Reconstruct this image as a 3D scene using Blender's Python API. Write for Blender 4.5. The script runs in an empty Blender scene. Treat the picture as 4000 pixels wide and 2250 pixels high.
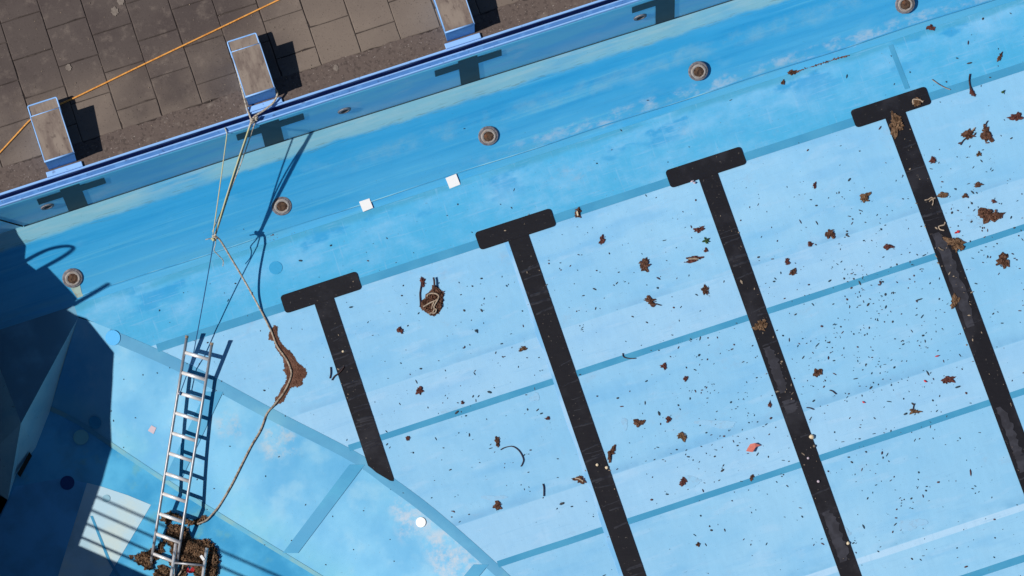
import bpy, bmesh, math, random
from mathutils import Vector, Matrix

# ------------------------------------------------------------------ camera, sky, sun, exposure
sc = bpy.context.scene
COL = sc.collection
FOC = 18700.0                                   # long lens, in pixels of a 4000 px wide frame
CX = Vector((0.94918567, -0.31329733, -0.02764206))
CY = Vector((-0.30925, -0.91390, -0.26291))
CZ = Vector((0.05711, 0.25809, -0.96443))
CZ.normalize(); CX = (CX - CZ * CX.dot(CZ)).normalized(); CY = CZ.cross(CX)
CP = Vector((3.562, -17.501, 54.539))
cd = bpy.data.cameras.new('camera'); cam = bpy.data.objects.new('camera', cd); COL.objects.link(cam)
cd.sensor_width = 36.0; cd.lens = FOC / 4000 * 36.0; cd.clip_start = 1.0; cd.clip_end = 500.0
m = Matrix.Identity(4)
for i in range(3):
    m[i][0] = CX[i]; m[i][1] = -CY[i]; m[i][2] = -CZ[i]; m[i][3] = CP[i]
cam.matrix_world = m
sc.camera = cam

EL, AZ = math.radians(47.4), math.radians(5.4)
SUN = Vector((math.cos(EL) * math.cos(AZ), math.cos(EL) * math.sin(AZ), -math.sin(EL)))
w = bpy.data.worlds.new('World'); sc.world = w; w.use_nodes = True
nt = w.node_tree
sky = nt.nodes.new('ShaderNodeTexSky'); sky.sky_type = 'NISHITA'; sky.sun_disc = False
sky.sun_elevation = EL; sky.sun_rotation = math.atan2(-SUN.x, -SUN.y)
sky.altitude = 50; sky.air_density = 1.0; sky.dust_density = 0.2; sky.ozone_density = 3.0
bg = nt.nodes['Background']; bg.inputs['Strength'].default_value = 0.05
nt.links.new(sky.outputs[0], bg.inputs[0])
ld = bpy.data.lights.new('sun', 'SUN'); ld.energy = 5.0; ld.angle = math.radians(0.53); ld.color = (1.0, 0.95, 0.88)
sun = bpy.data.objects.new('sun', ld); COL.objects.link(sun)
sun.rotation_euler = SUN.to_track_quat('-Z', 'Y').to_euler(); sun.location = (-8, 0, 12)
vs = sc.view_settings
vs.view_transform = 'Standard'; vs.look = 'None'; vs.gamma = 1.0; vs.exposure = -0.22; vs.use_curve_mapping = False

# ------------------------------------------------------------------ picture point -> place in the world
def ray(x, y): return (CX * ((x - 2000) / FOC) + CY * ((y - 1125) / FOC) + CZ)
def onplane(x, y, p0, n):
    d = ray(x, y); return CP + d * (n.dot(p0 - CP) / n.dot(d))
def atz(x, y, z): return onplane(x, y, Vector((0, 0, z)), Vector((0, 0, 1)))
def aty(x, y, Y=0.0): return onplane(x, y, Vector((0, Y, 0)), Vector((0, 1, 0)))
def proj(P):
    q = P - CP; z = q.dot(CZ); return (2000 + FOC * q.dot(CX) / z, 1125 + FOC * q.dot(CY) / z)
ZF, ZP, YB, ZS = -1.7, -2.25, -0.9, -1.0
NSL = Vector((0, ZF - ZS, -YB)).normalized()
if NSL.z < 0: NSL = -NSL
def onslope(x, y, lift=0.0): return onplane(x, y, Vector((0, 0, ZS)) + NSL * lift, NSL)
def floor_pt(x, y, lift=0.0):
    P = atz(x, y, ZF + lift)
    return onslope(x, y, lift) if P.y > YB else P

# ------------------------------------------------------------------ helpers
def tag(o, label=None, cat=None, group=None, kind=None):
    if label: o['label'] = label
    if cat: o['category'] = cat
    if group: o['group'] = group
    if kind: o['kind'] = kind
    return o
def empty(name, loc=(0, 0, 0)):
    o = bpy.data.objects.new(name, None); COL.objects.link(o); o.location = loc; o.empty_display_size = 0.1; return o
def obj(name, verts, faces, mat=None, parent=None, smooth=False, origin=None):
    me = bpy.data.meshes.new(name)
    if origin is None and parent is not None and parent.type == 'EMPTY': origin = parent.location
    o0 = Vector(origin) if origin is not None else Vector((0, 0, 0))
    me.from_pydata([tuple(Vector(v) - o0) for v in verts], [], faces)
    me.validate(); me.update()
    if smooth:
        for p in me.polygons: p.use_smooth = True
    o = bpy.data.objects.new(name, me); COL.objects.link(o)
    if mat: me.materials.append(mat)
    if parent is not None:
        o.parent = parent
        o.location = o0 - Vector(parent.location) if True else o0
    else: o.location = o0
    return o
class MB:
    def __init__(s): s.v = []; s.f = []
    def add(s, v, f):
        n = len(s.v); s.v += [Vector(a) for a in v]; s.f += [tuple(i + n for i in q) for q in f]
    def poly(s, pts): s.add(pts, [tuple(range(len(pts)))])
    def box(s, c, h, R=None, bev=0.0):
        c = Vector(c); hx, hy, hz = h
        if bev <= 0:
            P = [Vector((a * hx, b * hy, d * hz)) for d in (-1, 1) for a, b in ((-1, -1), (1, -1), (1, 1), (-1, 1))]
            F = [(3, 2, 1, 0), (4, 5, 6, 7), (0, 1, 5, 4), (1, 2, 6, 5), (2, 3, 7, 6), (3, 0, 4, 7)]
        else:
            P = []
            for d, e in ((-hz, 0), (hz - bev, 0), (hz, bev)):
                for a, b in ((-1, -1), (1, -1), (1, 1), (-1, 1)): P.append(Vector((a * (hx - e), b * (hy - e), d)))
            F = [(3, 2, 1, 0), (8, 9, 10, 11)]
            for l in (0, 4):
                for i in range(4): F.append((l + i, l + (i + 1) % 4, l + 4 + (i + 1) % 4, l + 4 + i))
        if R is not None: P = [R @ p for p in P]
        s.add([c + p for p in P], F)
    def tube(s, pts, r, n=8, cap=True, rf=None, flat=1.0, upv=None):
        pts = [Vector(p) for p in pts]; k = len(pts); V = []
        prev = None
        for i, p in enumerate(pts):
            t = (pts[min(i + 1, k - 1)] - pts[max(i - 1, 0)]).normalized()
            u = (upv or Vector((0, 0, 1))) if prev is None else prev
            if abs(u.dot(t)) > 0.95: u = Vector((1, 0, 0))
            a = (u - t * u.dot(t)).normalized(); b = t.cross(a); prev = a
            rr = r if rf is None else r * rf(i / max(1, k - 1))
            for j in range(n):
                q = 2 * math.pi * (j + .5) / n
                V.append(p + a * (rr * math.cos(q)) + b * (rr * flat * math.sin(q)))
        F = []
        for i in range(k - 1):
            for j in range(n):
                F.append((i * n + j, i * n + (j + 1) % n, (i + 1) * n + (j + 1) % n, (i + 1) * n + j))
        if cap: F.append(tuple(range(n - 1, -1, -1))); F.append(tuple((k - 1) * n + j for j in range(n)))
        s.add(V, F)
    def lathe(s, c, nrm, prof, n=28, wob=0.0, rng=None):
        nrm = Vector(nrm).normalized(); a = nrm.orthogonal().normalized()
        if abs(nrm.x) < .9: a = (Vector((1, 0, 0)) - nrm * nrm.x).normalized()
        b = nrm.cross(a); V = []
        for r, h in prof:
            for j in range(n):
                q = 2 * math.pi * j / n; rr = r * (1 + (rng.uniform(-wob, wob) if rng else 0))
                V.append(Vector(c) + a * (rr * math.cos(q)) + b * (rr * math.sin(q)) + nrm * h)
        F = []
        for i in range(len(prof) - 1):
            for j in range(n): F.append((i * n + j, i * n + (j + 1) % n, (i + 1) * n + (j + 1) % n, (i + 1) * n + j))
        F.append(tuple((len(prof) - 1) * n + j for j in range(n)))
        s.add(V, F)
    def build(s, name, mat=None, parent=None, smooth=False, origin=None):
        return obj(name, s.v, s.f, mat, parent, smooth, origin)
def spline(pts, sub=6):
    P = [Vector(p) for p in pts]; out = []
    for i in range(len(P) - 1):
        a, b, c, d = P[max(i - 1, 0)], P[i], P[i + 1], P[min(i + 2, len(P) - 1)]
        for k in range(sub):
            t = k / sub
            out.append(0.5 * ((2 * b) + (c - a) * t + (2 * a - 5 * b + 4 * c - d) * t * t + (3 * b - a - 3 * c + d) * t ** 3))
    out.append(P[-1]); return out
def resample(pts, n):
    P = [Vector(p) for p in pts]; L = [0]
    for i in range(1, len(P)): L.append(L[-1] + (P[i] - P[i - 1]).length)
    out = []
    for k in range(n):
        d = L[-1] * k / (n - 1); i = 0
        while i < len(P) - 2 and L[i + 1] < d: i += 1
        t = (d - L[i]) / max(1e-9, L[i + 1] - L[i]); out.append(P[i].lerp(P[i + 1], min(1, t)))
    return out

# ------------------------------------------------------------------ materials
def lin(c): c /= 255.0; return c / 12.92 if c <= .04045 else ((c + .055) / 1.055) ** 2.4
def A(r, g, b, k=1.08): return tuple(min(.95, lin(x) / k) for x in (r, g, b))
def material(name, base, layers=(), rough=.7, metal=0.0, bumps=(), spec=.3, random_v=0.0, rgh_noise=None):
    m = bpy.data.materials.new(name); m.use_nodes = True; t = m.node_tree; N = t.nodes; L = t.links
    bs = N['Principled BSDF']; bs.inputs['Roughness'].default_value = rough; bs.inputs['Metallic'].default_value = metal
    bs.inputs['Specular IOR Level'].default_value = spec
    geo = N.new('ShaderNodeNewGeometry'); pos = geo.outputs['Position']
    sep = N.new('ShaderNodeSeparateXYZ'); L.new(pos, sep.inputs[0])
    def val(a, op, b):
        n = N.new('ShaderNodeMath'); n.operation = op; n.use_clamp = False
        for i, x in enumerate((a, b)):
            if isinstance(x, (int, float)): n.inputs[i].default_value = x
            else: L.new(x, n.inputs[i])
        return n.outputs[0]
    def ramp(x, lo, hi):
        n = N.new('ShaderNodeMapRange'); n.interpolation_type = 'SMOOTHSTEP'
        L.new(x, n.inputs[0]); n.inputs[1].default_value = lo; n.inputs[2].default_value = hi
        n.inputs[3].default_value = 0; n.inputs[4].default_value = 1
        return n.outputs[0]
    def noise(sc_, detail=4, rgh=.55, off=0.0, kind='noise', rot=0.0, dist=0.0):
        mp = N.new('ShaderNodeMapping'); L.new(pos, mp.inputs[0])
        mp.inputs['Scale'].default_value = sc_; mp.inputs['Location'].default_value = (off, off * .7, off * 1.3)
        mp.inputs['Rotation'].default_value = (0, 0, rot)
        if kind == 'noise':
            n = N.new('ShaderNodeTexNoise'); n.inputs['Scale'].default_value = 1; n.inputs['Detail'].default_value = detail
            n.inputs['Roughness'].default_value = rgh; n.inputs['Distortion'].default_value = dist; L.new(mp.outputs[0], n.inputs[0]); return n.outputs[0]
        n = N.new('ShaderNodeTexVoronoi'); n.inputs['Scale'].default_value = 1; L.new(mp.outputs[0], n.inputs[0]); return n.outputs[0]
    rgb = N.new('ShaderNodeRGB'); rgb.outputs[0].default_value = (*base, 1); col = rgb.outputs[0]
    for k, l in enumerate(layers):
        f = None
        if 'noise' in l:
            s_ = l['noise']; s_ = (s_, s_, s_) if isinstance(s_, (int, float)) else s_
            f = ramp(noise(s_, l.get('detail', 4), l.get('rgh', .55), l.get('off', 3.1 * k + 1), l.get('kind', 'noise'), l.get('rot', 0.0), l.get('dist', 0.0)), l.get('lo', .4), l.get('hi', .6))
        for ax, lo0, lo1, hi1, hi0 in l.get('range', ()):
            src = sep.outputs['XYZ'.index(ax)]
            if l.get('edge'):
                es = l.get('edgescale', (3, 3, 3))
                src = val(src, 'ADD', val(val(noise(es, 4, .6, 7.7 + k), 'SUBTRACT', .5), 'MULTIPLY', l['edge']))
            r = ramp(src, lo0, lo1) if lo0 < lo1 else None
            r2 = val(1.0, 'SUBTRACT', ramp(src, hi1, hi0)) if hi1 < hi0 else None
            for q in (r, r2):
                if q is not None: f = q if f is None else val(f, 'MULTIPLY', q)
        st = l.get('strength', 1.0)
        f = val(f, 'MULTIPLY', st) if f is not None else st
        mx = N.new('ShaderNodeMix'); mx.data_type = 'RGBA'; mx.blend_type = l.get('blend', 'MIX')
        if isinstance(f, float): mx.inputs[0].default_value = f
        else: L.new(f, mx.inputs[0])
        L.new(col, mx.inputs[6]); mx.inputs[7].default_value = (*l['col'], 1); col = mx.outputs[2]
    if random_v:
        oi = N.new('ShaderNodeObjectInfo'); hv = N.new('ShaderNodeHueSaturation'); L.new(col, hv.inputs['Color'])
        mr = N.new('ShaderNodeMapRange'); L.new(oi.outputs['Random'], mr.inputs[0]); mr.inputs[3].default_value = 1 - random_v; mr.inputs[4].default_value = 1 + random_v
        L.new(mr.outputs[0], hv.inputs['Value']); col = hv.outputs[0]
    L.new(col, bs.inputs['Base Color'])
    nrm = None
    for b in bumps:
        s_ = b[0]; s_ = (s_, s_, s_) if isinstance(s_, (int, float)) else s_
        h = noise(s_, b[3] if len(b) > 3 else 4, .6, 11.3, b[4] if len(b) > 4 else 'noise', b[5] if len(b) > 5 else 0.0)
        bn = N.new('ShaderNodeBump'); bn.inputs['Strength'].default_value = b[1]; bn.inputs['Distance'].default_value = b[2]
        L.new(h, bn.inputs['Height'])
        if nrm is not None: L.new(nrm, bn.inputs['Normal'])
        nrm = bn.outputs[0]
    if nrm is not None: L.new(nrm, bs.inputs['Normal'])
    return m
WR = [((1.2, 5, 3), .35, .02, 3), (70, .25, .0015, 3)]
M = {}
FL = A(166, 217, 250)
M['floor'] = material('liner_floor', FL, [
    dict(noise=(.9, 1.6, 1), lo=.38, hi=.72, col=A(134, 200, 243), strength=.7),
    dict(noise=(3.0, 5.0, 1), lo=.5, hi=.78, col=A(134, 196, 240), strength=.45, detail=6),
    dict(noise=(.25, .25, 1), lo=.45, hi=.6, col=A(134, 196, 238), strength=.45, off=9.2),
    dict(noise=(.9, 3.6, 1), rot=.75, lo=.5, hi=.72, col=A(112, 184, 236), strength=.5, detail=5, off=6.6),
    dict(noise=(2.2, 8, 1), rot=.6, lo=.55, hi=.7, col=A(188, 222, 250), strength=.35, detail=5, off=1.6),
    dict(range=[('X', 9.0, 13.5, 99, 0)], col=A(138, 204, 244), strength=.35),
    dict(range=[('Y', -4.4, -7.5, 99, 0)], col=A(140, 203, 242), strength=.3),
    dict(noise=(.8, 1.4, 1), lo=.16, hi=.6, col=A(78, 180, 228), range=[('Y', -1.745, -1.735, 9, 0)], strength=.97, off=4.4, detail=7, rgh=.66),
    dict(noise=(1.5, 3.0, 1), lo=.52, hi=.62, col=A(50, 160, 218), range=[('Y', -1.5, -1.0, 9, 0)], strength=.85, off=2.4, edge=.5),
    dict(range=[('Y', -1.06, -.99, 9, 0)], col=A(78, 168, 206), strength=.85, edge=.1, edgescale=(3, 3, 3), noise=(1.2, 3, 1), lo=.3, hi=.55),
    dict(range=[('Y', -3.70, -3.69, -3.14, -3.13)], col=A(196, 227, 255), strength=.22),
    dict(range=[('Y', -5.64, -5.63, -5.06, -5.05)], col=A(194, 226, 255), strength=.24),
    dict(range=[('Y', -7.05, -7.04, -6.97, -6.96)], col=A(192, 227, 255), strength=.7),
    dict(range=[('Y', -3.135, -3.12, -3.12, -3.02)], col=A(128, 180, 222), strength=.45, noise=(2, 2, 1), lo=.4, hi=.6),
    dict(range=[('Y', -5.06, -5.04, -5.04, -4.9)], col=A(120, 178, 222), strength=.55, noise=(2, 2, 1), lo=.35, hi=.6),
    dict(range=[('Y', -6.97, -6.95, -6.95, -6.8)], col=A(100, 168, 212), strength=.5, noise=(2, 2, 1), lo=.35, hi=.6),
    dict(noise=(2.5, 40, 1), rot=.35, lo=.56, hi=.72, col=A(140, 196, 236), strength=.35, detail=3, off=12.2),
    dict(noise=(30, 2.5, 1), rot=-.2, lo=.6, hi=.75, col=A(146, 200, 238), strength=.3, detail=3, off=14.2),
    dict(noise=(1.7, 2.4, 1), lo=.58, hi=.8, col=A(158, 182, 206), strength=.6, detail=9, rgh=.72, off=15.1),
    dict(noise=(5, 7, 1), lo=.64, hi=.8, col=A(160, 160, 176), strength=.45, detail=9, rgh=.75, off=17.9),
    dict(noise=38, lo=.70, hi=.76, col=A(95, 130, 155), strength=.55, detail=2),
    dict(noise=(14, 14, 1), lo=.66, hi=.8, col=A(125, 150, 170), strength=.4, detail=7, rgh=.75),
], rough=.42, spec=.35, bumps=[((2.2, 1.3, 1), .35, .03, 3, 'noise', .5), (60, .25, .002, 3)])
M['slope'] = material('liner_slope', A(50, 160, 217, 1.0), [
    dict(noise=(.35, 5, 5), lo=.40, hi=.66, col=A(74, 172, 224, 1.0), strength=.5, detail=6),
    dict(noise=(.7, 14, 14), lo=.45, hi=.72, col=A(34, 146, 208, 1.0), strength=.6, detail=6),
    dict(noise=(1.6, 3.2, 3.2), lo=.56, hi=.75, col=A(110, 184, 224, 1.0), strength=.35, detail=7, off=5.5),
    dict(range=[('Y', -2, -1.9, -.75, -.4)], noise=(.6, 3, 3), lo=.3, hi=.6, col=A(92, 182, 228, 1.0), strength=.5, detail=6, off=3.5),
    dict(noise=(.45, 20, 20), lo=.55, hi=.68, col=A(110, 196, 226, 1.0), strength=.3, detail=5, off=8.8),
    dict(range=[('Y', -.54, -.46, -.38, -.3), ('X', 4.5, 6.5, 99, 0)], noise=(3, 4, 4), lo=.36, hi=.74, col=A(128, 184, 210, 1.0), strength=.5, rgh=.7, edge=.12, edgescale=(8, 2, 2), detail=6, off=1.5),
    dict(range=[('Y', -.88, -.84, -.78, -.7), ('X', 6.5, 8.5, 99, 0)], noise=(4, 6, 6), lo=.42, hi=.68, col=A(178, 200, 220, 1.0), strength=.65, rgh=.68, edge=.12, edgescale=(5, 5, 5), off=6.1),
    dict(range=[('Y', -2, -1.9, -.85, -.76)], col=A(90, 170, 205, 1.0), strength=.5, noise=(.8, 6, 6), lo=.4, hi=.6),
    dict(range=[('Y', -.2, -.15, 99, 0)], noise=(.45, .45, .45), lo=.24, hi=.5, off=2.9, col=A(128, 186, 206, 1.0), strength=.95, edge=.09, edgescale=(2.5, 2.5, 2.5)),
    dict(range=[('Y', -.16, -.05, 99, 0)], noise=(2, 20, 20), lo=.4, hi=.65, col=A(162, 196, 206, 1.0), strength=.45),
    dict(range=[('Y', -.24, -.16, -.16, -.1)], noise=(5, 60, 60), lo=.56, hi=.64, col=A(90, 120, 120, 1.0), strength=.45),
    dict(noise=55, lo=.70, hi=.76, col=A(60, 110, 140), strength=.5, detail=2),
], rough=.5, spec=.3, bumps=[((.8, 7, 7), .3, .02, 4), (70, .2, .0015, 3)])
M['wall'] = material('liner_wall', A(94, 158, 222, .5), [
    dict(noise=(.8, 1, 3), lo=.4, hi=.65, col=A(66, 140, 212, .5), strength=.6, detail=6),
    dict(noise=(1.6, 1, 2.5), lo=.54, hi=.7, col=A(138, 166, 214, .52), strength=.55, detail=5, off=4.2),
    dict(range=[('Z', -1.1, -1.0, -.9, -.55)], noise=(.9, 1, 2), lo=.35, hi=.6, col=A(118, 158, 214, .52), strength=.65),
    dict(range=[('Z', -.25, -.1, 9, 0)], col=A(80, 160, 214, .52), strength=.5),
], rough=.45, spec=.35, bumps=[((1.5, 1, 3), .25, .02, 3), (70, .2, .0015, 3)])
M['pit_slope'] = material('liner_pit_slope', A(112, 192, 234, 1.2), [
    dict(noise=(1.1, 1.1, 1.1), lo=.36, hi=.66, col=A(66, 166, 220, 1.2), strength=.8, detail=5),
    dict(noise=(2.6, 2.6, 2), lo=.48, hi=.7, col=A(150, 208, 238, 1.25), strength=.5, detail=6, off=3.7),
    dict(noise=(4, 4, 4), lo=.56, hi=.78, col=A(84, 156, 200), strength=.25, detail=7),
    dict(range=[('Z', -2.6, -2.5, -2.2, -2.02)], noise=(2, 2, 2), lo=.3, hi=.6, col=A(104, 184, 208), strength=.5),
    dict(range=[('X', 4.55, 4.75, 5.0, 5.15), ('Y', -5.1, -4.9, -4.55, -4.4)], noise=(6, 6, 6), lo=.40, hi=.68, col=A(196, 208, 224, 1.25), strength=.8, rgh=.7, detail=6, off=2.5),
    dict(range=[('X', 4.8, 5.0, 5.4, 5.55), ('Y', -5.75, -5.55, -5.1, -4.95)], noise=(6, 6, 6), lo=.38, hi=.66, col=A(198, 206, 218, 1.25), strength=.8, rgh=.7, detail=6, off=5.2),
    dict(range=[('X', 3.3, 3.5, 3.75, 3.9), ('Y', -3.6, -3.45, -3.2, -3.05)], noise=(7, 7, 7), lo=.42, hi=.68, col=A(190, 202, 210, 1.25), strength=.65, rgh=.7, detail=6, off=8.2),
    dict(range=[('X', 2.9, 3.0, 3.2, 3.3), ('Y', -3.2, -3.05, -2.85, -2.75)], noise=(7, 7, 7), lo=.42, hi=.68, col=A(180, 198, 212, 1.25), strength=.6, rgh=.7, detail=6, off=3.2),
    dict(noise=45, lo=.70, hi=.76, col=A(80, 110, 130), strength=.5, detail=2),
], rough=.5, spec=.3, bumps=[((1.5, 1.5, 1.5), .3, .03, 3), (70, .2, .0015, 3)])
M['pit_floor'] = material('liner_pit_floor', A(92, 188, 234), [
    dict(noise=(1.5, 1.5, 1), lo=.4, hi=.66, col=A(46, 150, 205), strength=.8, detail=5),
    dict(noise=(3, 3, 1), lo=.55, hi=.7, col=A(110, 180, 190), strength=.6, detail=6, off=2.2),
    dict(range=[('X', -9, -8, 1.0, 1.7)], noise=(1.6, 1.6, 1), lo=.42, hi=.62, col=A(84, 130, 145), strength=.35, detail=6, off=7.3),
], rough=.55, spec=.3, bumps=[((2, 2, 1), .3, .02, 3)])
M['pit_panel'] = material('liner_pale_panel', A(188, 221, 238), [
    dict(noise=(2, 2, 1), lo=.45, hi=.7, col=A(214, 224, 212), strength=.6),
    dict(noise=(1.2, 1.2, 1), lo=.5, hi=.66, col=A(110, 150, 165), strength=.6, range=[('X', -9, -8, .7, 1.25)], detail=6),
], rough=.55, bumps=[((2, 2, 1), .2, .02, 3)])
M['pit_wall'] = material('liner_pit_wall', A(168, 222, 238), [
    dict(noise=(3, 3, 3), lo=.45, hi=.7, col=A(140, 206, 230), strength=.7),
    dict(noise=22, lo=.68, hi=.75, col=A(50, 70, 80), strength=.6, detail=3)], rough=.6)
M['shelf'] = material('liner_shelf', A(120, 175, 205), [
    dict(range=[('X', -9, -8, 1.45, 1.85)], noise=(2, 2, 1), lo=.2, hi=.55, col=A(92, 138, 164), strength=.9, detail=6)], rough=.7)  # mottled, darker towards the left
M['seam'] = material('weld_strip', A(70, 156, 200), [dict(noise=(3, 3, 3), lo=.4, hi=.7, col=A(86, 170, 210), strength=.6),
    dict(noise=(9, 9, 1), lo=.6, hi=.78, col=A(110, 140, 150), strength=.4, detail=7, rgh=.7)], rough=.5)
M['lip'] = material('lip_strip', A(66, 158, 206, 1.3), [dict(noise=(3, 3, 3), lo=.4, hi=.7, col=A(82, 174, 218, 1.3), strength=.7), dict(noise=(1.5, 1.5, 1.5), lo=.5, hi=.7, col=A(110, 176, 200), strength=.5)], rough=.5)
M['seam_blue'] = material('weld_strip_blue', A(38, 156, 208, 1.3), [dict(noise=(3, 3, 3), lo=.4, hi=.7, col=A(60, 172, 216, 1.25), strength=.6)], rough=.5)
M['lane'] = material('lane_black', A(22, 21, 28), [
    dict(noise=(2.2, 2.2, 1), lo=.52, hi=.68, col=A(50, 50, 58), strength=.5, detail=6),
    dict(noise=30, lo=.67, hi=.73, col=A(105, 98, 92), strength=.6, detail=3)],
    rough=.5, spec=.4, bumps=[((2.5, 6, 1), .3, .02, 3)])
M['crease'] = material('lane_crease_lit', A(52, 52, 58), [dict(noise=(12, 12, 1), lo=.45, hi=.6, col=A(34, 33, 40), strength=.8)], rough=.35, spec=.6)
M['worn'] = material('lane_worn', A(48, 48, 56), [dict(noise=(9, 9, 1), lo=.4, hi=.65, col=A(66, 67, 77), strength=.7, detail=6)], rough=.6)
M['cross'] = material('cross_navy', A(22, 37, 47, .6), [dict(noise=(4, 4, 6), lo=.4, hi=.7, col=A(18, 31, 42, .6), strength=.7)], rough=.5)
M['paver'] = material('concrete_paver', A(92, 83, 80), [
    dict(noise=(2.7, 2.7, 1), lo=.56, hi=.75, col=A(70, 62, 60), strength=.6, detail=8, rgh=.7, off=21),
    dict(noise=(1.3, 1.3, 1), lo=.4, hi=.66, col=A(80, 71, 70), strength=.75, detail=5),
    dict(noise=(7, 7, 7), lo=.5, hi=.75, col=A(132, 120, 112), strength=.6, detail=8, rgh=.7),
    dict(range=[('Y', .45, .47, .8, 1.5)], noise=(.9, .9, 1), lo=.3, hi=.65, col=A(134, 121, 111), strength=.75, off=6),
    dict(range=[('X', 4.6, 5.6, 99, 0)], col=A(136, 123, 113), strength=.6),
    dict(noise=60, lo=.62, hi=.72, col=A(58, 52, 50), strength=.55, detail=2),
    dict(noise=75, lo=.68, hi=.76, col=A(158, 148, 140), strength=.5, detail=2, off=5)],
    rough=.9, spec=.15, random_v=.05, bumps=[(80, .4, .004, 4), (9, .3, .006, 4)])
M['bed'] = material('joint_sand', A(64, 56, 53), [dict(noise=(5, 5, 5), lo=.45, hi=.65, col=A(92, 83, 78), strength=.8), dict(noise=30, lo=.5, hi=.62, col=A(44, 38, 36), strength=.6)], rough=1)
M['aggregate'] = material('worn_concrete_band', A(104, 92, 87), [
    dict(noise=26, lo=.5, hi=.68, col=A(76, 67, 64), strength=.7, detail=5),
    dict(noise=24, kind='voronoi', lo=.22, hi=.08, col=A(126, 114, 108), strength=.45),
    dict(noise=9, lo=.58, hi=.72, col=A(128, 117, 109), strength=.6, detail=6),
    dict(noise=48, lo=.66, hi=.72, col=A(168, 158, 152), strength=.7, detail=2)],
    rough=.95, spec=.15, bumps=[(30, .6, .008, 5), (90, .4, .004, 2)])
M['blue_paint'] = material('blue_paint', A(84, 146, 208, .9), [
    dict(noise=(6, 6, 6), lo=.5, hi=.72, col=A(104, 166, 224, .9), strength=.7, detail=6),
    dict(noise=(16, 16, 16), lo=.64, hi=.72, col=A(50, 70, 110, .9), strength=.6, detail=6)], rough=.5, bumps=[(40, .3, .003, 3)])
M['blue_edge'] = material('blue_edge_paint', A(142, 188, 246, .95), [
    dict(noise=(14, 14, 14), lo=.62, hi=.72, col=A(86, 108, 150, .9), strength=.7, detail=6)], rough=.55, bumps=[(50, .3, .003, 3)])
M['kerb'] = material('kerb_blue', A(74, 130, 198), [dict(noise=(8, 8, 8), lo=.45, hi=.65, col=A(96, 156, 220), strength=.7, detail=5), dict(noise=20, lo=.6, hi=.7, col=A(40, 66, 120), strength=.6, detail=4)], rough=.6)
M['blue_deep'] = material('blue_gutter_paint', A(40, 80, 170), [dict(noise=12, lo=.5, hi=.7, col=A(20, 40, 100), strength=.6)], rough=.6)
M['block_top'] = material('block_concrete', A(148, 135, 125), [
    dict(noise=(9, 3.2, 3), lo=.42, hi=.68, col=A(110, 96, 91), strength=.75, detail=6),
    dict(noise=(26, 13, 10), lo=.55, hi=.72, col=A(74, 62, 62), strength=.55, detail=6),
    dict(noise=60, lo=.66, hi=.74, col=A(172, 162, 152), strength=.5, detail=2)], rough=.92, spec=.15, bumps=[(70, .4, .004, 4)])
M['alu'] = material('aluminium', (.40, .41, .44), [dict(noise=(14, 14, 14), lo=.45, hi=.65, col=(.26, .27, .30), strength=.5, detail=5)], rough=.42, metal=.45, spec=.5)
M['alu_bright'] = material('aluminium_bright', (.86, .84, .84), rough=.38, metal=.3, spec=.5)
M['steel'] = material('stainless_steel', (.6, .6, .62), rough=.3, metal=1.0)
M['rope'] = material('rope_beige', A(196, 186, 172), [dict(noise=(45, 45, 45), lo=.45, hi=.62, col=A(120, 106, 92), strength=.75, detail=3)], rough=.95, spec=.1, bumps=[(110, .8, .006, 2)])
M['rope_dirty'] = material('rope_dirty', A(176, 162, 146), [dict(noise=(30, 30, 30), lo=.45, hi=.62, col=A(110, 92, 78), strength=.75, detail=4)], rough=.95, spec=.1, bumps=[(110, .8, .006, 2)])
M['rope_yellow'] = material('rope_yellow', A(198, 194, 150), [dict(noise=(9, 9, 9), lo=.45, hi=.6, col=A(184, 186, 176), strength=.8)], rough=.9, spec=.1)
M['cord_blue'] = material('cord_blue', A(40, 84, 130), rough=.8)
M['rope_orange'] = material('rope_orange', A(246, 176, 92), [dict(noise=(50, 50, 50), lo=.45, hi=.62, col=A(206, 126, 52), strength=.7)], rough=.85, bumps=[(120, .6, .004, 2)])
M['leaf'] = material('dead_leaf_brown', A(110, 80, 66), [
    dict(noise=26, lo=.4, hi=.62, col=A(70, 48, 40), strength=.85, detail=5),
    dict(noise=48, lo=.58, hi=.7, col=A(142, 112, 90), strength=.7, detail=4)], rough=.9, spec=.1, bumps=[(60, .9, .012, 4)])
M['leaf_red'] = material('dead_leaf_red', A(112, 72, 66), [
    dict(noise=30, lo=.4, hi=.62, col=A(78, 48, 46), strength=.85, detail=5)], rough=.9, spec=.1, bumps=[(60, .9, .012, 4)])
M['leaf_tan'] = material('dead_leaf_tan', A(128, 102, 80), [
    dict(noise=34, lo=.4, hi=.6, col=A(86, 64, 48), strength=.9, detail=5),
    dict(noise=52, lo=.6, hi=.7, col=A(156, 130, 104), strength=.6, detail=4)], rough=.9, spec=.1, bumps=[(60, .9, .012, 4)])
M['silt'] = material('wet_silt', A(112, 80, 66), [
    dict(noise=12, lo=.42, hi=.62, col=A(86, 56, 44), strength=.8, detail=6),
    dict(noise=40, lo=.62, hi=.72, col=A(150, 122, 100), strength=.5, detail=4)], rough=.8, spec=.2, bumps=[(40, .8, .01, 5)])
M['mulch'] = material('leaf_mulch', A(112, 84, 66), [
    dict(noise=34, lo=.40, hi=.6, col=A(46, 28, 22), strength=.9, detail=5),
    dict(noise=50, lo=.58, hi=.68, col=A(168, 136, 108), strength=.8, detail=4)], rough=.95, spec=.1, bumps=[(50, 1.0, .02, 5)])
M['seed'] = material('dark_seed', A(50, 72, 86), [dict(noise=6, lo=.45, hi=.55, col=A(72, 66, 66), strength=.8)], rough=.8)
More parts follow.
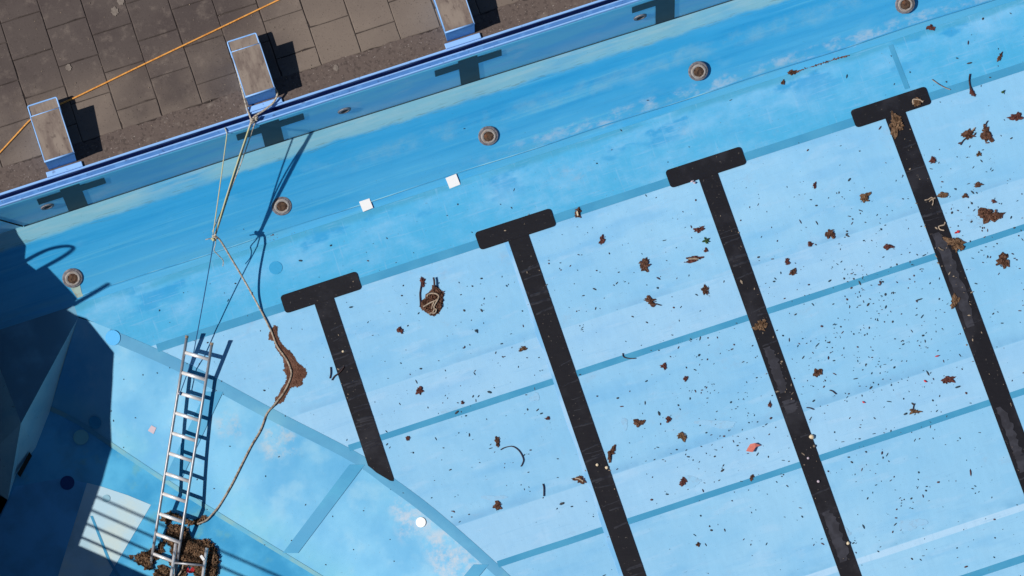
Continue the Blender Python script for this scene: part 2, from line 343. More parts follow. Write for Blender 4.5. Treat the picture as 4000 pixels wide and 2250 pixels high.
M['crumb'] = material('brown_crumb', A(96, 66, 66), [dict(noise=5, lo=.45, hi=.55, col=A(60, 50, 66), strength=.8)], rough=.9)
M['tan_bit'] = material('tan_bit', A(166, 148, 128), [dict(noise=9, lo=.45, hi=.6, col=A(100, 90, 82), strength=.8)], rough=.9)
M['twig'] = material('twig', A(74, 56, 56), [dict(noise=30, lo=.45, hi=.6, col=A(40, 30, 34), strength=.7)], rough=.9)
M['twig_pale'] = material('twig_pale', A(184, 166, 146), [dict(noise=30, lo=.45, hi=.6, col=A(140, 118, 100), strength=.7)], rough=.9)
M['green'] = material('green_leaf', A(62, 92, 40), [dict(noise=40, lo=.45, hi=.6, col=A(36, 58, 34), strength=.8)], rough=.6)
M['red_plastic'] = material('red_scrap', A(208, 122, 110), [dict(noise=20, lo=.5, hi=.7, col=A(186, 98, 88), strength=.6)], rough=.6)
M['red'] = material('red_petal', A(206, 52, 58), rough=.6)
M['white'] = material('white_vinyl', (.88, .88, .88), [dict(noise=14, lo=.6, hi=.75, col=(.8, .8, .8), strength=.5)], rough=.4)
M['shell'] = material('pale_shell', A(224, 206, 176), [dict(noise=30, lo=.5, hi=.7, col=A(190, 166, 130), strength=.6)], rough=.5)
M['patch'] = material('patch_blue', A(40, 170, 236), [dict(noise=20, lo=.5, hi=.7, col=A(52, 178, 240), strength=.5)], rough=.35, bumps=[(60, .2, .002, 3)])
M['patch_mid'] = material('patch_mid_blue', A(66, 168, 220), [dict(noise=30, lo=.5, hi=.7, col=A(56, 156, 208), strength=.5)], rough=.4)
M['patch_pale'] = material('patch_pale', A(150, 196, 216), rough=.5)
M['patch_teal'] = material('patch_teal', A(120, 190, 200), rough=.6)
M['patch_dark'] = material('patch_dark', A(30, 70, 130), rough=.6)
M['patch_pink'] = material('patch_pinkish', A(196, 180, 192), rough=.6)
M['inlet'] = material('inlet_flange', A(132, 130, 136), [
    dict(noise=26, lo=.42, hi=.62, col=A(98, 92, 98), strength=.8, detail=5),
    dict(noise=60, lo=.6, hi=.7, col=A(190, 186, 180), strength=.6)], rough=.6, bumps=[(50, .5, .006, 4)])
M['inlet_ring'] = material('inlet_ring', A(168, 162, 158), [dict(noise=24, lo=.45, hi=.65, col=A(150, 134, 124), strength=.8, detail=5)], rough=.6, bumps=[(50, .5, .006, 4)])
M['rust'] = material('rusty_core', A(100, 78, 62), [dict(noise=30, lo=.42, hi=.6, col=A(66, 48, 42), strength=.8, detail=5),
    dict(noise=16, lo=.56, hi=.66, col=A(126, 80, 54), strength=.6)], rough=.9, bumps=[(60, .8, .01, 4)])
M['dark'] = material('dark_recess', (.02, .018, .016), rough=.9)
M['liner_dry'] = material('stain_scale', A(196, 206, 216), [dict(noise=12, lo=.4, hi=.6, col=A(160, 196, 222), strength=.7)], rough=.7)

# ------------------------------------------------------------------ the pool shell
def zpale(x):
    pts = [(-5, -1.03), (1.45, -1.01), (4.68, -.945), (9.84, -1.1), (20, -1.2)]
    for (a, za), (b, zb) in zip(pts, pts[1:]):
        if a <= x <= b: return za + (zb - za) * (x - a) / (b - a)
    return -1.0
S = lambda o: tag(o, kind='structure')
XS = [-4 + .5 * i for i in range(45)]
mb = MB()
for a, b in zip(XS, XS[1:]):
    mb.add([(a, .015, -.02), (b, .015, -.02), (b, 0, -.06), (a, 0, -.06), (b, 0, zpale(b)), (a, 0, zpale(a))], [(0, 1, 2, 3), (3, 2, 4, 5)])
end_wall = S(mb.build('end_wall', M['wall']))
mb = MB()
for a, b in zip(XS, XS[1:]):
    def prof(x):
        z = zpale(x); P = [(0, z)]
        for t in (.06, .5, .9, .96, 1.0):
            P.append((YB * t, z + (ZF - z) * t))
        P[-1] = (YB - .05, ZF + .002); P[-2] = (YB * .97, ZF + (z - ZF) * .035)
        return P
    pa, pb = prof(a), prof(b)
    for i in range(len(pa) - 1):
        mb.add([(a, *pa[i]), (b, *pb[i]), (b, *pb[i + 1]), (a, *pa[i + 1])], [(0, 3, 2, 1)])
wall_slope = S(mb.build('wall_slope', M['slope']))
EP = [(305, 1240), (345, 1250), (640, 1375), (850, 1480), (1090, 1610), (1400, 1770), (1540, 1870), (1700, 1990), (1950, 2210), (2250, 2500), (2500, 2800)]
E3 = spline([atz(x, y, ZF) for x, y in EP], 5)
FP = [(195, 1605), (298, 1655), (430, 1745), (637, 1883), (807, 1992), (1061, 2147), (1240, 2255), (1560, 2450), (1950, 2720)]
F3 = spline([atz(x, y, ZP) for x, y in FP], 5)
PA = E3[0]; PT = atz(82, 1654, ZF); PU = atz(0, 1440, ZF); PF0 = F3[0]
fl = [Vector((PA.x, YB - .04, ZF)), Vector((20, YB - .04, ZF)), Vector((20, -12, ZF)), Vector((E3[-1].x, -12, ZF))] + list(reversed(E3))
pool_floor = S(obj('pool_floor', fl, [tuple(reversed(range(len(fl))))], M['floor']))
sh = [PA, PT, PU, Vector((PU.x - .02, YB - .04, ZF)), Vector((PA.x, YB - .04, ZF))]
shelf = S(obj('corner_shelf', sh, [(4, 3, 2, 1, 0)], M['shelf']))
n = 40
ea, fa = resample(E3, n), resample(F3, n)
ea.append(Vector((E3[-1].x, -12, ZF))); fa.append(Vector((F3[-1].x, -12, ZP))); n += 1
NS = 9
def sfc(i, t): return ea[i].lerp(fa[i], t) + Vector((0, 0, .04 * math.sin(math.pi * t)))
V = []; Fq = []
for i in range(n):
    for k in range(NS): V.append(sfc(i, k / (NS - 1)))
for i in range(n - 1):
    for k in range(NS - 1): Fq.append((i * NS + k, i * NS + k + 1, (i + 1) * NS + k + 1, (i + 1) * NS + k))
SV = V
pit_slope = S(obj('pit_slope', V, [tuple(reversed(f)) for f in Fq], M['pit_slope'], smooth=True))
def pit_slope_pt(x, y, lift=0.0):
    P0 = atz(850, 1480, ZF); P1 = atz(1400, 1770, ZF); P2 = atz(807, 1992, ZP)
    nn = (P1 - P0).cross(P2 - P0).normalized()
    if nn.z < 0: nn = -nn
    return onplane(x, y, P0 + nn * lift, nn)
# surface of the slope mesh under a picture point, by testing its triangles
def on_slope_mesh(x, y, lift=0.0):
    d = ray(x, y)
    from mathutils.geometry import intersect_ray_tri
    best = None
    for f in Fq:
        a, b, c, e = (SV[j] for j in f)
        for tri in ((a, b, c), (a, c, e)):
            h = intersect_ray_tri(*tri, d, CP, True)
            if h is not None:
                nn = (tri[1] - tri[0]).cross(tri[2] - tri[0]).normalized()
                if nn.z < 0: nn = -nn
                best = h + nn * lift
    return best
def slope_nrm(x, y):
    a, b, c = on_slope_mesh(x, y), on_slope_mesh(x + 8, y), on_slope_mesh(x, y + 8)
    nn = (b - a).cross(c - a).normalized(); return nn if nn.z > 0 else -nn
def any_pt(x, y, lift=0.0):
    h = on_slope_mesh(x, y, lift)
    if h is not None: return h
    P = atz(x, y, ZP + lift)
    # left of the foot line: pit floor
    for a, b in zip(FP, FP[1:]):
        if a[0] <= x <= b[0]:
            if y > a[1] + (b[1] - a[1]) * (x - a[0]) / (b[0] - a[0]): return P
    if x < FP[0][0]: return P
    return floor_pt(x, y, lift)
G = [atz(x, y, ZP) for x, y in ((139, 1749), (62, 1853), (30, 1953), (-60, 2130))]
K = atz(-120, 1850, ZP)
bw = [PA, PF0, PT] + G + [PU, K]
pit_wall = S(obj('pit_wall', bw, [(0, 2, 1), (2, 3, 1), (2, 4, 3), (2, 5, 4), (2, 8, 5), (7, 8, 2), (5, 8, 6)], M['pit_wall']))
pf = [Vector((F3[-1].x, -12, ZP)), Vector((-6, -12, ZP)), Vector((-6, YB, ZP)), Vector((PU.x - .03, YB, ZP)), Vector((PU.x - .03, PU.y, ZP)), K] + [G[2], G[1], G[0]] + F3
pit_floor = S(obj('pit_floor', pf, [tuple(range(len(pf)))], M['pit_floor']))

# weld strips and panels of the liner (parts of the sheet they lie on)
def strip_y(y0, y1, x0, x1, mat='seam', z=ZF + .004, parent=None):
    xs = [x0 + (x1 - x0) * i / 30 for i in range(31)]
    rng = random.Random(int(y0 * 100)); V = []; F = []
    for x in xs:
        V += [(x, y0 + rng.uniform(-.003, .003), z), (x, y1 + rng.uniform(-.003, .003), z)]
    for i in range(30): F.append((2 * i, 2 * i + 1, 2 * i + 3, 2 * i + 2))
    return obj('weld_strip', V, [tuple(reversed(f)) for f in F], M[mat], parent or pool_floor)
def edge_x(y):
    for a, b in zip(E3, E3[1:]):
        if b.y <= y <= a.y: return a.x + (b.x - a.x) * (y - a.y) / (b.y - a.y)
    return 6
strip_y(-1.735, -1.84, edge_x(-1.80) - .0, 19)
strip_y(-3.685, -3.765, edge_x(-3.72), 19)
strip_y(-5.62, -5.70, edge_x(-5.66), 19)
strip_y(-7.555, -7.64, edge_x(-7.58), 19)
V = [(12.255, -1.0, ZF + .003), (12.315, -1.0, ZF + .003), (12.325, -1.6, ZF + .003), (12.262, -1.6, ZF + .003)]
obj('weld_strip', V, [(3, 2, 1, 0)], M['seam'], pool_floor)
# strip that follows the lip of the pit, laid on the slope side
V = []; F = []
for i in range(2, n):
    d = (fa[i] - ea[i]).normalized()
    nn = Vector((0, 0, 1)); L_ = (fa[i] - ea[i]).length; V += [ea[i] + nn * .004, sfc(i, .05 / L_) + nn * .006, sfc(i, .1 / L_) + nn * .006, sfc(i, min(.5, .15 / L_)) + nn * .006]
for i in range(len(V) // 4 - 1):
    for k in range(3): F.append((4 * i + k, 4 * i + k + 1, 4 * i + k + 5, 4 * i + k + 4))
obj('weld_strip', V, [tuple(reversed(f)) for f in F], M['lip'], pit_slope, smooth=True)
def slope_strip(px0, px1, wd, mat='seam_blue'):
    V = []; 
    for k in range(21):
        t = k / 20; x = px0[0] + (px1[0] - px0[0]) * t; y = px0[1] + (px1[1] - px0[1]) * t
        a, b = on_slope_mesh(x - wd, y, .010), on_slope_mesh(x + wd, y, .010)
        if a is not None and b is not None: V += [a, b]
    if len(V) >= 4: obj('weld_strip', V, [(2 * i, 2 * i + 2, 2 * i + 3, 2 * i + 1) for i in range(len(V) // 2 - 1)], M[mat], pit_slope)
slope_strip((838, 1530), (655, 1915), 34)
slope_strip((1395, 1815), (1135, 2160), 30)
slope_strip((1880, 2205), (1700, 2420), 30)
# stained strip along the foot of the pit slope
V = []
for i in range(0, n):
    d = (fa[i] - ea[i]).normalized()
    L_ = (fa[i] - ea[i]).length; V += [sfc(i, 1 - min(.4, .055 / L_)) + Vector((0, 0, .008)), fa[i] + Vector((0, 0, .006))]
M['foot'] = material('stained_foot_strip', A(126, 184, 196, 1.25), [dict(noise=(3, 3, 3), lo=.38, hi=.6, col=A(86, 176, 214, 1.25), strength=.9, detail=5)], rough=.6)
obj('weld_strip', V, [(2 * i, 2 * i + 2, 2 * i + 3, 2 * i + 1) for i in range(n - 1)], M['foot'], pit_slope)
# pale panel on the pit floor; the shaded part's blue is painted-in shade
pp = [(240, 1868), (300, 1878), (340, 1886), (180, 2400), (-200, 2400), (-60, 2150), (60, 1900)]
M['pit_panel_shade'] = material('liner_panel_shade', A(100, 186, 240), [dict(noise=(1.6, 1.6, 1), lo=.42, hi=.66, col=A(72, 140, 180), strength=.6, detail=6)], rough=.55)
obj('liner_panel', [atz(x, y, ZP + .004) for x, y in pp], [tuple(reversed(range(len(pp))))], M['pit_panel_shade'], pit_floor)
pp = [(340, 1886), (395, 1900), (500, 1935), (590, 1972), (520, 2090), (440, 2225), (300, 2480), (180, 2400)]
V = [atz(x, y, ZP + .004) for x, y in pp]
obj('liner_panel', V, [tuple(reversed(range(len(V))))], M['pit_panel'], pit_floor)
V = [atz(x, y, ZP + .008) for x, y in ((352, 2015), (362, 2015), (430, 2185), (470, 2250), (456, 2250), (418, 2185))]
obj('weld_strip', V, [tuple(reversed(range(6)))], M['seam'], pit_floor)

def strip_x(x0, x1, y0, y1, mat, seed):
    r = random.Random(seed); V = []; F = []
    for i in range(31):
        y = y0 + (y1 - y0) * i / 30; V += [(x0 + r.uniform(-.012, .012), y, ZF + .0055), (x1 + r.uniform(-.002, .002), y, ZF + .0055)]
    for i in range(30): F.append((2 * i, 2 * i + 2, 2 * i + 3, 2 * i + 1))
    obj('edge_strip', V, F, M[mat], pool_floor)
M['edge'] = material('edge_strip', A(168, 214, 250), [dict(noise=(4, 2, 1), lo=.4, hi=.65, col=A(122, 192, 240), strength=.9, detail=5)], rough=.45)
strip_x(6.992, 7.036, -1.88, -11, 'edge', 1)
M['bead'] = material('pale_bead', A(140, 206, 228), [dict(noise=(.9, 4, 4), lo=.36, hi=.52, col=A(62, 160, 212), strength=.95, detail=5)], rough=.5)
mb = MB(); mb.tube([(x, YB * .955 + .006 * math.sin(x * 3.1), ZF + .034) for x in [1.9 + .12 * i for i in range(120)]], .008, 6)
mb.build('weld_bead', M['bead'], wall_slope, smooth=True)
# black lane lines with T ends
def rrect(x0, x1, y0, y1, r, z):
    P = []
    for cx, cy, a0 in ((x1 - r, y1 - r, 0), (x0 + r, y1 - r, 90), (x0 + r, y0 + r, 180), (x1 - r, y0 + r, 270)):
        for k in range(6):
            q = math.radians(a0 + 18 * k); P.append((cx + r * math.cos(q), cy + r * math.sin(q), z))
    return P
LANES = [(4.548, 4.794, 4.668), (7.034, 7.295, 7.165), (9.492, 9.735, 9.622), (11.908, 12.168, 12.02)]
lanes = []
for i, (x0, x1, tc) in enumerate(LANES):
    z = ZF + .008
    if i == 0:
        c = [atz(x, y, z) for x, y in ((1449, 1815), (1454, 1832), (1470, 1846), (1524, 1878), (1536, 1880), (1544, 1868), (1538, 1840))]
        P = [(x0, -1.80, z), (x0, c[0].y, z)] + [(max(x0, min(x1, q.x)), q.y, z) for q in c[1:]] + [(x1, -1.80, z)]
    else: P = [(x0, -1.80, z), (x0, -11, z), (x1, -11, z), (x1, -1.80, z)]
    ln = obj('lane_line', P, [tuple(range(len(P)))], M['lane'], pool_floor)
    P = rrect(tc - .49, tc + .49, -1.878, -1.640, .045, z + .004)
    bar = obj('lane_end_bar', P, [tuple(range(len(P)))], M['lane'], ln)
    lanes.append(ln)
# creases across the lines, highlight painted in as grey; worn pale streaks along them
rng = random.Random(5)
for i, ys in enumerate(((-2.55, -2.75, -2.95, -3.15, -3.33, -3.42, -3.5), (-2.3, -2.62, -2.72, -2.86, -4.35, -4.8, -5.05), (-2.75, -2.96, -3.05, -3.22, -4.9), (-3.2, -6.4))):
    x0, x1, tc = LANES[i]
    lim = -3.9 if i == 0 else -7.6
    more = [rng.uniform(-2.2, lim) for _ in range((14, 22, 10, 8)[i])]
    for j, y in enumerate(list(ys) + more):
        sm = j >= len(ys)
        h = rng.uniform(.003, .008) if sm else rng.uniform(.007, .013); wv = rng.uniform(.006, .014) if sm else rng.uniform(.012, .022); V = []; F = []
        xe = x0 + (rng.uniform(.0, .12) if sm else rng.uniform(.0, .05)); tw = rng.uniform(-.02, .03)
        for k in range(9):
            x = xe + (x1 - xe) * k / 8; o = rng.uniform(-.004, .004); e = math.sin(math.pi * (k + .4) / 8.8)
            o += tw * k / 8; V += [(x, y - wv + o, ZF + .009), (x, y + o, ZF + .009 + h * e), (x, y + wv * .6 + o, ZF + .009)]
        for k in range(8):
            for q in range(2): F.append((3 * k + q, 3 * k + 3 + q, 3 * k + 4 + q, 3 * k + 1 + q))
        obj('crease', V, F, M['crease'], lanes[i], smooth=True)
def worn(i, y0, y1, a, b, seed):
    r = random.Random(seed); x0, x1, _ = LANES[i]; L = []; R = []
    for k in range(25):
        t = k / 24; y = y0 + (y1 - y0) * t; e = min(1, 6 * t, 6 * (1 - t)) 
        L.append((x0 + a + r.uniform(-.012, .012), y, ZF + .0105)); R.append((x0 + a + max(.02, (b - a) * (.6 + .4 * e)) + r.uniform(-.02, .02), y, ZF + .0105))
    P = L + R[::-1]
    obj('worn_streak', P, [tuple(range(len(P)))], M['worn'], lanes[i])
worn(2, -4.15, -4.75, .05, .17, 1); worn(2, -6.3, -6.95, .05, .19, 2); worn(3, -3.45, -4.7, .05, .19, 3); worn(3, -5.75, -6.6, .05, .16, 4); worn(2, -4.85, -5.02, .05, .2, 9)

# dark crosses on the end wall
for k in range(4):
    c = 2.188 + 2.5 * k; zb = zpale(c) + .012; y = -.006
    P = [(c - .122, y, zb), (c + .122, y, zb), (c + .122, y, -.385), (c + .422, y, -.385), (c + .422, y, -.155), (c + .122, y, -.155),
         (c + .122, y, -.08), (c - .122, y, -.08), (c - .122, y, -.155), (c - .422, y, -.155), (c - .422, y, -.38), (c - .122, y, -.38)]
    obj('target_cross', P, [tuple(range(12))], M['cross'], end_wall)
# seam line in the corner of the wall, joint under the wall sheet
mb = MB(); mb.tube([aty(-60, 842, -.004), aty(88, 884, -.006)], .009, 5); mb.build('seam_bead', M['dark'], end_wall)
mb = MB(); mb.tube([(x, -.006, zpale(x)) for x in XS if x > 1.2], .006, 5); mb.build('seam_bead', M['cross'], end_wall)
# small round wall fittings
def fitting(px, py, r):
    p = aty(px, py, 0); mb = MB(); mb.lathe((p.x, -.002, p.z), (0, -1, 0), [(r, 0), (r * .95, .012), (r * .62, .014), (r * .55, -.001 + .003)], 20)
    o = mb.build('wall_fitting', M['inlet'], end_wall)
    mb = MB(); mb.lathe((p.x, -.004, p.z), (0, -1, 0), [(r * .52, 0), (r * .4, .003)], 16); mb.build('plug', M['rust'], o)
fitting(185, 806, .085); fitting(2500, 66, .085); fitting(1345, 431, .085)

# ------------------------------------------------------------------ deck, gutter and coping
deck = S(obj('deck', [(-9, .16, -.0105), (20, .16, -.0105), (20, 9, -.0105), (-9, 9, -.0105)], [(0, 1, 2, 3)], M['bed']))
rng = random.Random(3)
def paver_mesh(hx, hy, seed):
    r = random.Random(seed); mb = MB(); g = .0028
    hx -= g; hy -= g; top = []; n_ = 4
    for a, b in ((-1, -1), (1, -1), (1, 1), (-1, 1)):
        top.append((a, b))
    P = []
    loop = []
    for i in range(4):
        a, b = top[i], top[(i + 1) % 4]
        for k in range(n_):
            t = k / n_; loop.append((a[0] + (b[0] - a[0]) * t, a[1] + (b[1] - a[1]) * t))
    offs = [r.uniform(-.001, .0035) if r.random() > .15 else r.uniform(.004, .014) for _ in loop]
    for ins, z in ((0, -.035), (0, -.006), (.007, 0)):
        for (a, b), o in zip(loop, offs):
            d = max(abs(a), abs(b)); P.append((a * hx - (math.copysign(o + ins, a) if abs(a) > .99 else 0), b * hy - (math.copysign(o + ins, b) if abs(b) > .99 else 0), z))
    n2 = len(loop); F = [tuple(2 * n2 + j for j in range(n2))]
    for l in (0, n2):
        for j in range(n2): F.append((l + j, l + (j + 1) % n2, l + n2 + (j + 1) % n2, l + n2 + j))
    me = bpy.data.meshes.new('paving_slab'); me.from_pydata(P, [], F); me.update(); me.materials.append(M['paver']); return me
full = [paver_mesh(.25, .25, s) for s in range(5)]; half = [paver_mesh(.25, .125, s + 20) for s in range(3)]
for ix in range(-5, 22):
    x0 = .5 + .5 * ix
    y = .45; rows = []
    if ix % 2 == 1: rows.append((y, .25)); y += .25
    while y < 4.4: rows.append((y, .5)); y += .5
    for y0, h in rows:
        if y0 > 4.4 - .3 * (x0 - 1.5): continue
        me = rng.choice(full if h > .3 else half)
        o = bpy.data.objects.new('paving_slab', me); COL.objects.link(o); o.parent = deck
        o.location = (x0 + .25 + rng.uniform(-.002, .002), y0 + h / 2 + rng.uniform(-.002, .002), rng.uniform(-.005, .003))
        o.rotation_euler = (rng.uniform(-.006, .006), rng.uniform(-.006, .006), rng.uniform(-.004, .004))
# worn concrete band along the pool edge
V = []; F = []; r = random.Random(8)
xs = [-6 + .04 * i for i in range(420)]
for x in xs: V += [(x, .16, .001), (x, .452 + .012 * math.sin(x * 9) + r.uniform(-.014, .014), .0025)]
F = [(2 * i, 2 * i + 2, 2 * i + 3, 2 * i + 1) for i in range(len(xs) - 1)]
S(obj('deck_edge_band', V, F, M['aggregate']))
# gutter: painted lip, dark slot, inner kerb
def extrude_x(prof, x0, x1, name, mat, parent=None, jit=0.0, seed=1, nseg=120):
    r = random.Random(seed); V = []; F = []; k = len(prof)
    for i in range(nseg + 1):
        x = x0 + (x1 - x0) * i / nseg
        for (y, z) in prof: V.append((x, y + r.uniform(-jit, jit), z + r.uniform(-jit, jit)))
    for i in range(nseg):
        for j in range(k - 1): F.append((i * k + j, i * k + j + 1, (i + 1) * k + j + 1, (i + 1) * k + j))
    return obj(name, V, F, mat, parent)
gut = S(extrude_x([(.135, -.02), (.135, -.22), (.085, -.22), (.085, -.02)], -6, 19, 'gutter_channel', M['blue_deep']))
extrude_x([(.163, -.01), (.161, .004), (.148, .004), (.138, -.002), (.135, -.05)], -6, 19, 'gutter_lip', M['blue_edge'], gut, .0012, 2)
extrude_x([(.085, -.07), (.083, -.005), (.07, .0), (.066, -.006)], -6, 19, 'kerb_edge', M['blue_edge'], gut, .001, 3)
extrude_x([(.066, -.006), (.03, -.012), (.026, -.01)], -6, 19, 'kerb_top', M['kerb'], gut, .001, 4)
extrude_x([(.027, -.012), (.022, .0), (.008, .0), (.004, -.03)], -6, 19, 'liner_bead', M['blue_edge'], gut, .0012, 5)
# pale smears on the deck
for k, (px, py, rx) in enumerate(((448, 44, .07), (268, 264, .055), (470, 3, .07), (1312, 265, .05))):
    p = atz(px, py, .006); r = random.Random(k + 40); P = []
    for j in range(22):
        q = 2 * math.pi * j / 22; rr = rx * (1 + r.uniform(-.18, .18)); P.append((p.x + rr * .62 * math.cos(q), p.y + rr * .8 * math.sin(q), .0062))
    M.setdefault('smear', material('pale_smear', A(136, 126, 118), [dict(noise=30, lo=.4, hi=.65, col=A(112, 102, 96), strength=.8)], rough=.95))
    obj('pale_smear', P, [tuple(range(22))], M['smear'], deck)

# ------------------------------------------------------------------ starting blocks
BL = ['blue-edged concrete starting block at the left, with the orange rope passing under its step',
      'concrete starting block tied round with the beige rope above the ladder',
      'concrete starting block cut by the top edge of the photo, farthest right of the three']
for k in range(3):
    x0 = 2.003 + 2.5 * k; x1 = x0 + .372; yf, yb_, ys = .243, .822, 1.032; hf, hb, hs = .355, .42, .20
    root = empty('starting_block', ((x0 + x1) / 2, .55, 0)); tag(root, BL[k], 'starting block', 'starting blocks along the deck edge')
    e = .014
    mb = MB()   # body: tapered painted concrete
    B = [(x0 + e, yf + .004, 0.0), (x1 - e, yf + .004, 0.0), (x1 - e, yb_, 0.0), (x0 + e, yb_, 0.0)]
    Tt = [(x0 + .004, yf + .004, hf - .02), (x1 - .004, yf + .004, hf - .02), (x1 - .004, yb_ - .003, hb - .02), (x0 + .004, yb_ - .003, hb - .02)]
    mb.add(B + Tt, [(3, 2, 1, 0), (4, 5, 6, 7), (0, 1, 5, 4), (1, 2, 6, 5), (2, 3, 7, 6), (3, 0, 4, 7)])
    mb.build('body', M['blue_paint'], root)
    mb = MB()   # top slab with worn concrete face
    i_ = .013
    P = [(x0 + i_, yf + i_, hf - .018), (x1 - i_, yf + i_, hf - .018), (x1 - i_, yb_ - i_ * .6, hb - .018), (x0 + i_, yb_ - i_ * .6, hb - .018)]
    P += [(a, b, c + .02) for a, b, c in P]
    mb.add(P, [(4, 5, 6, 7), (0, 1, 5, 4), (1, 2, 6, 5), (2, 3, 7, 6), (3, 0, 4, 7)])
    top = mb.build('top_slab', M['block_top'], root)
    def rim(pts, name, r_, par=root):
        mb = MB()
        for a, b in zip(pts, pts[1:]): mb.tube([a, b], r_, 8)
        for p in pts: mb.lathe(Vector(p) - Vector((0, 0, r_)), (0, 0, 1), [(r_ * 1.0, 0), (r_ * 1.02, r_), (r_ * .7, 1.75 * r_)], 8)
        return mb.build(name, M['blue_edge'], par, smooth=True)
    q = .007
    rim([(x0 + q, yf + q, hf - .003), (x1 - q, yf + q, hf - .003)], 'front_edging', .010)
    rim([(x0 + q, yf + q, hf - .003), (x0 + q, yb_ - q, hb - .003)], 'side_edging', .008)
    rim([(x1 - q, yf + q, hf - .003), (x1 - q, yb_ - q, hb - .003)], 'side_edging', .008)
    rim([(x0 + q, yb_ - q, hb - .003), (x1 - q, yb_ - q, hb - .003)], 'rear_edging', .007)
    mb = MB()   # rear step: slab on two cheeks, open underneath
    mb.box(((x0 + x1) / 2, (yb_ + ys) / 2, hs - .025), ((x1 - x0) / 2 - .004, (ys - yb_) / 2 - .002, .02), bev=.003)
    st = mb.build('step', M['block_top'], root)
    for xx in (x0 + .02, x1 - .02):
        mb = MB(); mb.box((xx, (yb_ + ys) / 2 + .06, (hs - .046) / 2), (.014, (ys - yb_) / 2 - .08, (hs - .046) / 2)); mb.build('step_leg', M['blue_paint'], root)
    c_ = .022
    ring = [(x0 + .007, yb_ - .0, hs - .003), (x0 + .007, ys - c_, hs - .003), (x0 + .012, ys - .008, hs - .003), (x0 + c_, ys - .005, hs - .003), (x1 - c_, ys - .005, hs - .003), (x1 - .012, ys - .008, hs - .003), (x1 - .007, ys - c_, hs - .003), (x1 - .007, yb_, hs - .003)]
    mb = MB(); mb.tube(ring, .0095, 8); mb.build('step_edging', M['blue_edge'], root, smooth=True)
    mb = MB(); mb.box(((x0 + x1) / 2 + .006, .190, .012), (.222, .034, .022), bev=.006); mb.build('plinth', M['blue_edge'], root)

# ------------------------------------------------------------------ deck on the shaded side, with rails (casts the shade over the corner)
def back(P, z): return P - SUN * ((z - P.z) / -SUN.z)
def bproj(P, z):
    t = (z - P.z) / (-SUN.z); return P - SUN * t
sp = []
sp.append(bproj(aty(0, 888, 0), 0.0)); sp[-1].y = .01
for x, y in ((70, 920), (100, 960), (95, 1015), (107, 1030), (140, 1055), (262, 1192), (268, 1205)): sp.append(bproj(onslope(x, y), 0.0))
for x, y in ((292, 1228), (340, 1244)): sp.append(bproj(atz(x, y, ZF), 0.0))
for x, y in ((446, 1378), (440, 1500), (432, 1640)):
    sp.append(bproj(on_slope_mesh(x, y) or atz(x, y, ZP), 0.0))
for x, y in ((425, 1790), (400, 1880), (310, 2130)): sp.append(bproj(atz(x, y, ZP), 0.0))
CC = sp[-1]; DD = bproj(atz(560, 2240, ZP), 0.0); dr = (DD - CC); dr.z = 0; dr.normalize()
DE = CC + dr * 2.2
poly = [Vector((-9, .01, 0))] + [Vector((-9, -10, 0)), Vector((DE.x, -10, 0)), DE] + list(reversed(sp))
nn_ = len(poly); V = [Vector((p.x, p.y, 0)) for p in poly] + [Vector((p.x, p.y, -2.6)) for p in poly]
F = [tuple(range(nn_))]
F += [(i, i + nn_, (i + 1) % nn_ + nn_, (i + 1) % nn_) for i in range(nn_)]
S(obj('side_deck', V, F, M['aggregate']))
# grab rail arch (its looping shadow lies in the corner) and a second one seen edge-on by the sun
def rail_path(pts): return spline([bproj(onslope(x, y), z) for x, y, z in pts], 6)
gr = empty('grab_rail', bproj(onslope(100, 1018), 0.0)); tag(gr, 'stainless grab rail whose looping shadow falls on the corner slope', 'grab rail', 'grab rails of the side deck')
mb = MB(); mb.tube(rail_path([(90, 1024, -.02), (140, 996, .25), (190, 974, .5), (240, 963, .75), (275, 962, .88), (286, 968, .9), (278, 980, .84), (240, 1006, .6), (190, 1034, .3), (150, 1056, -.02)]), .019, 8)
mb.build('rail_tube', M['steel'], gr, smooth=True)
gr = empty('grab_rail', bproj(onslope(268, 1206), 0.0)); tag(gr, 'stainless grab rail whose straight shadow points at the corner inlet', 'grab rail', 'grab rails of the side deck')
mb = MB(); mb.tube(rail_path([(262, 1210, -.02), (300, 1184, .3), (360, 1148, .6), (415, 1114, .86), (424, 1109, .9), (415, 1116, .84), (360, 1152, .5), (300, 1190, .1)]), .019, 8)
mb.build('rail_tube', M['steel'], gr, smooth=True)
# unseen board added along that edge to cast the dark strip
bd = [bproj(onslope(x, y), .03) for x, y in ((150, 1052), (180, 1038), (306, 1168), (276, 1197))]
mb = MB(); mb.add([p for p in bd] + [p - Vector((0, 0, .05)) for p in bd], [(0, 1, 2, 3), (7, 6, 5, 4), (0, 4, 5, 1), (1, 5, 6, 2), (2, 6, 7, 3), (3, 7, 4, 0)])
tag(mb.build('shadow_board', M['blue_paint'], origin=bd[0]), 'unseen board added beside the grab rails for its strip of shadow', 'board')
# guard railing
gr = empty('guard_railing', (CC.x, CC.y, 0)); tag(gr, 'tubular guard railing whose four bar shadows cross the pale pit panel', 'railing')
RA, RB = CC - dr * 1.6, DE
for z in (.15, .41, .67, .93):
    mb = MB(); mb.tube([RA + Vector((0, 0, z)), RB + Vector((0, 0, z))], .0135, 8); mb.build('rail', M['steel'], gr, smooth=True)
for t in (0.0, .97):
    p = RA.lerp(RB, t); mb = MB(); mb.tube([p, p + Vector((0, 0, .93))], .02, 8); mb.build('post', M['steel'], gr, smooth=True)

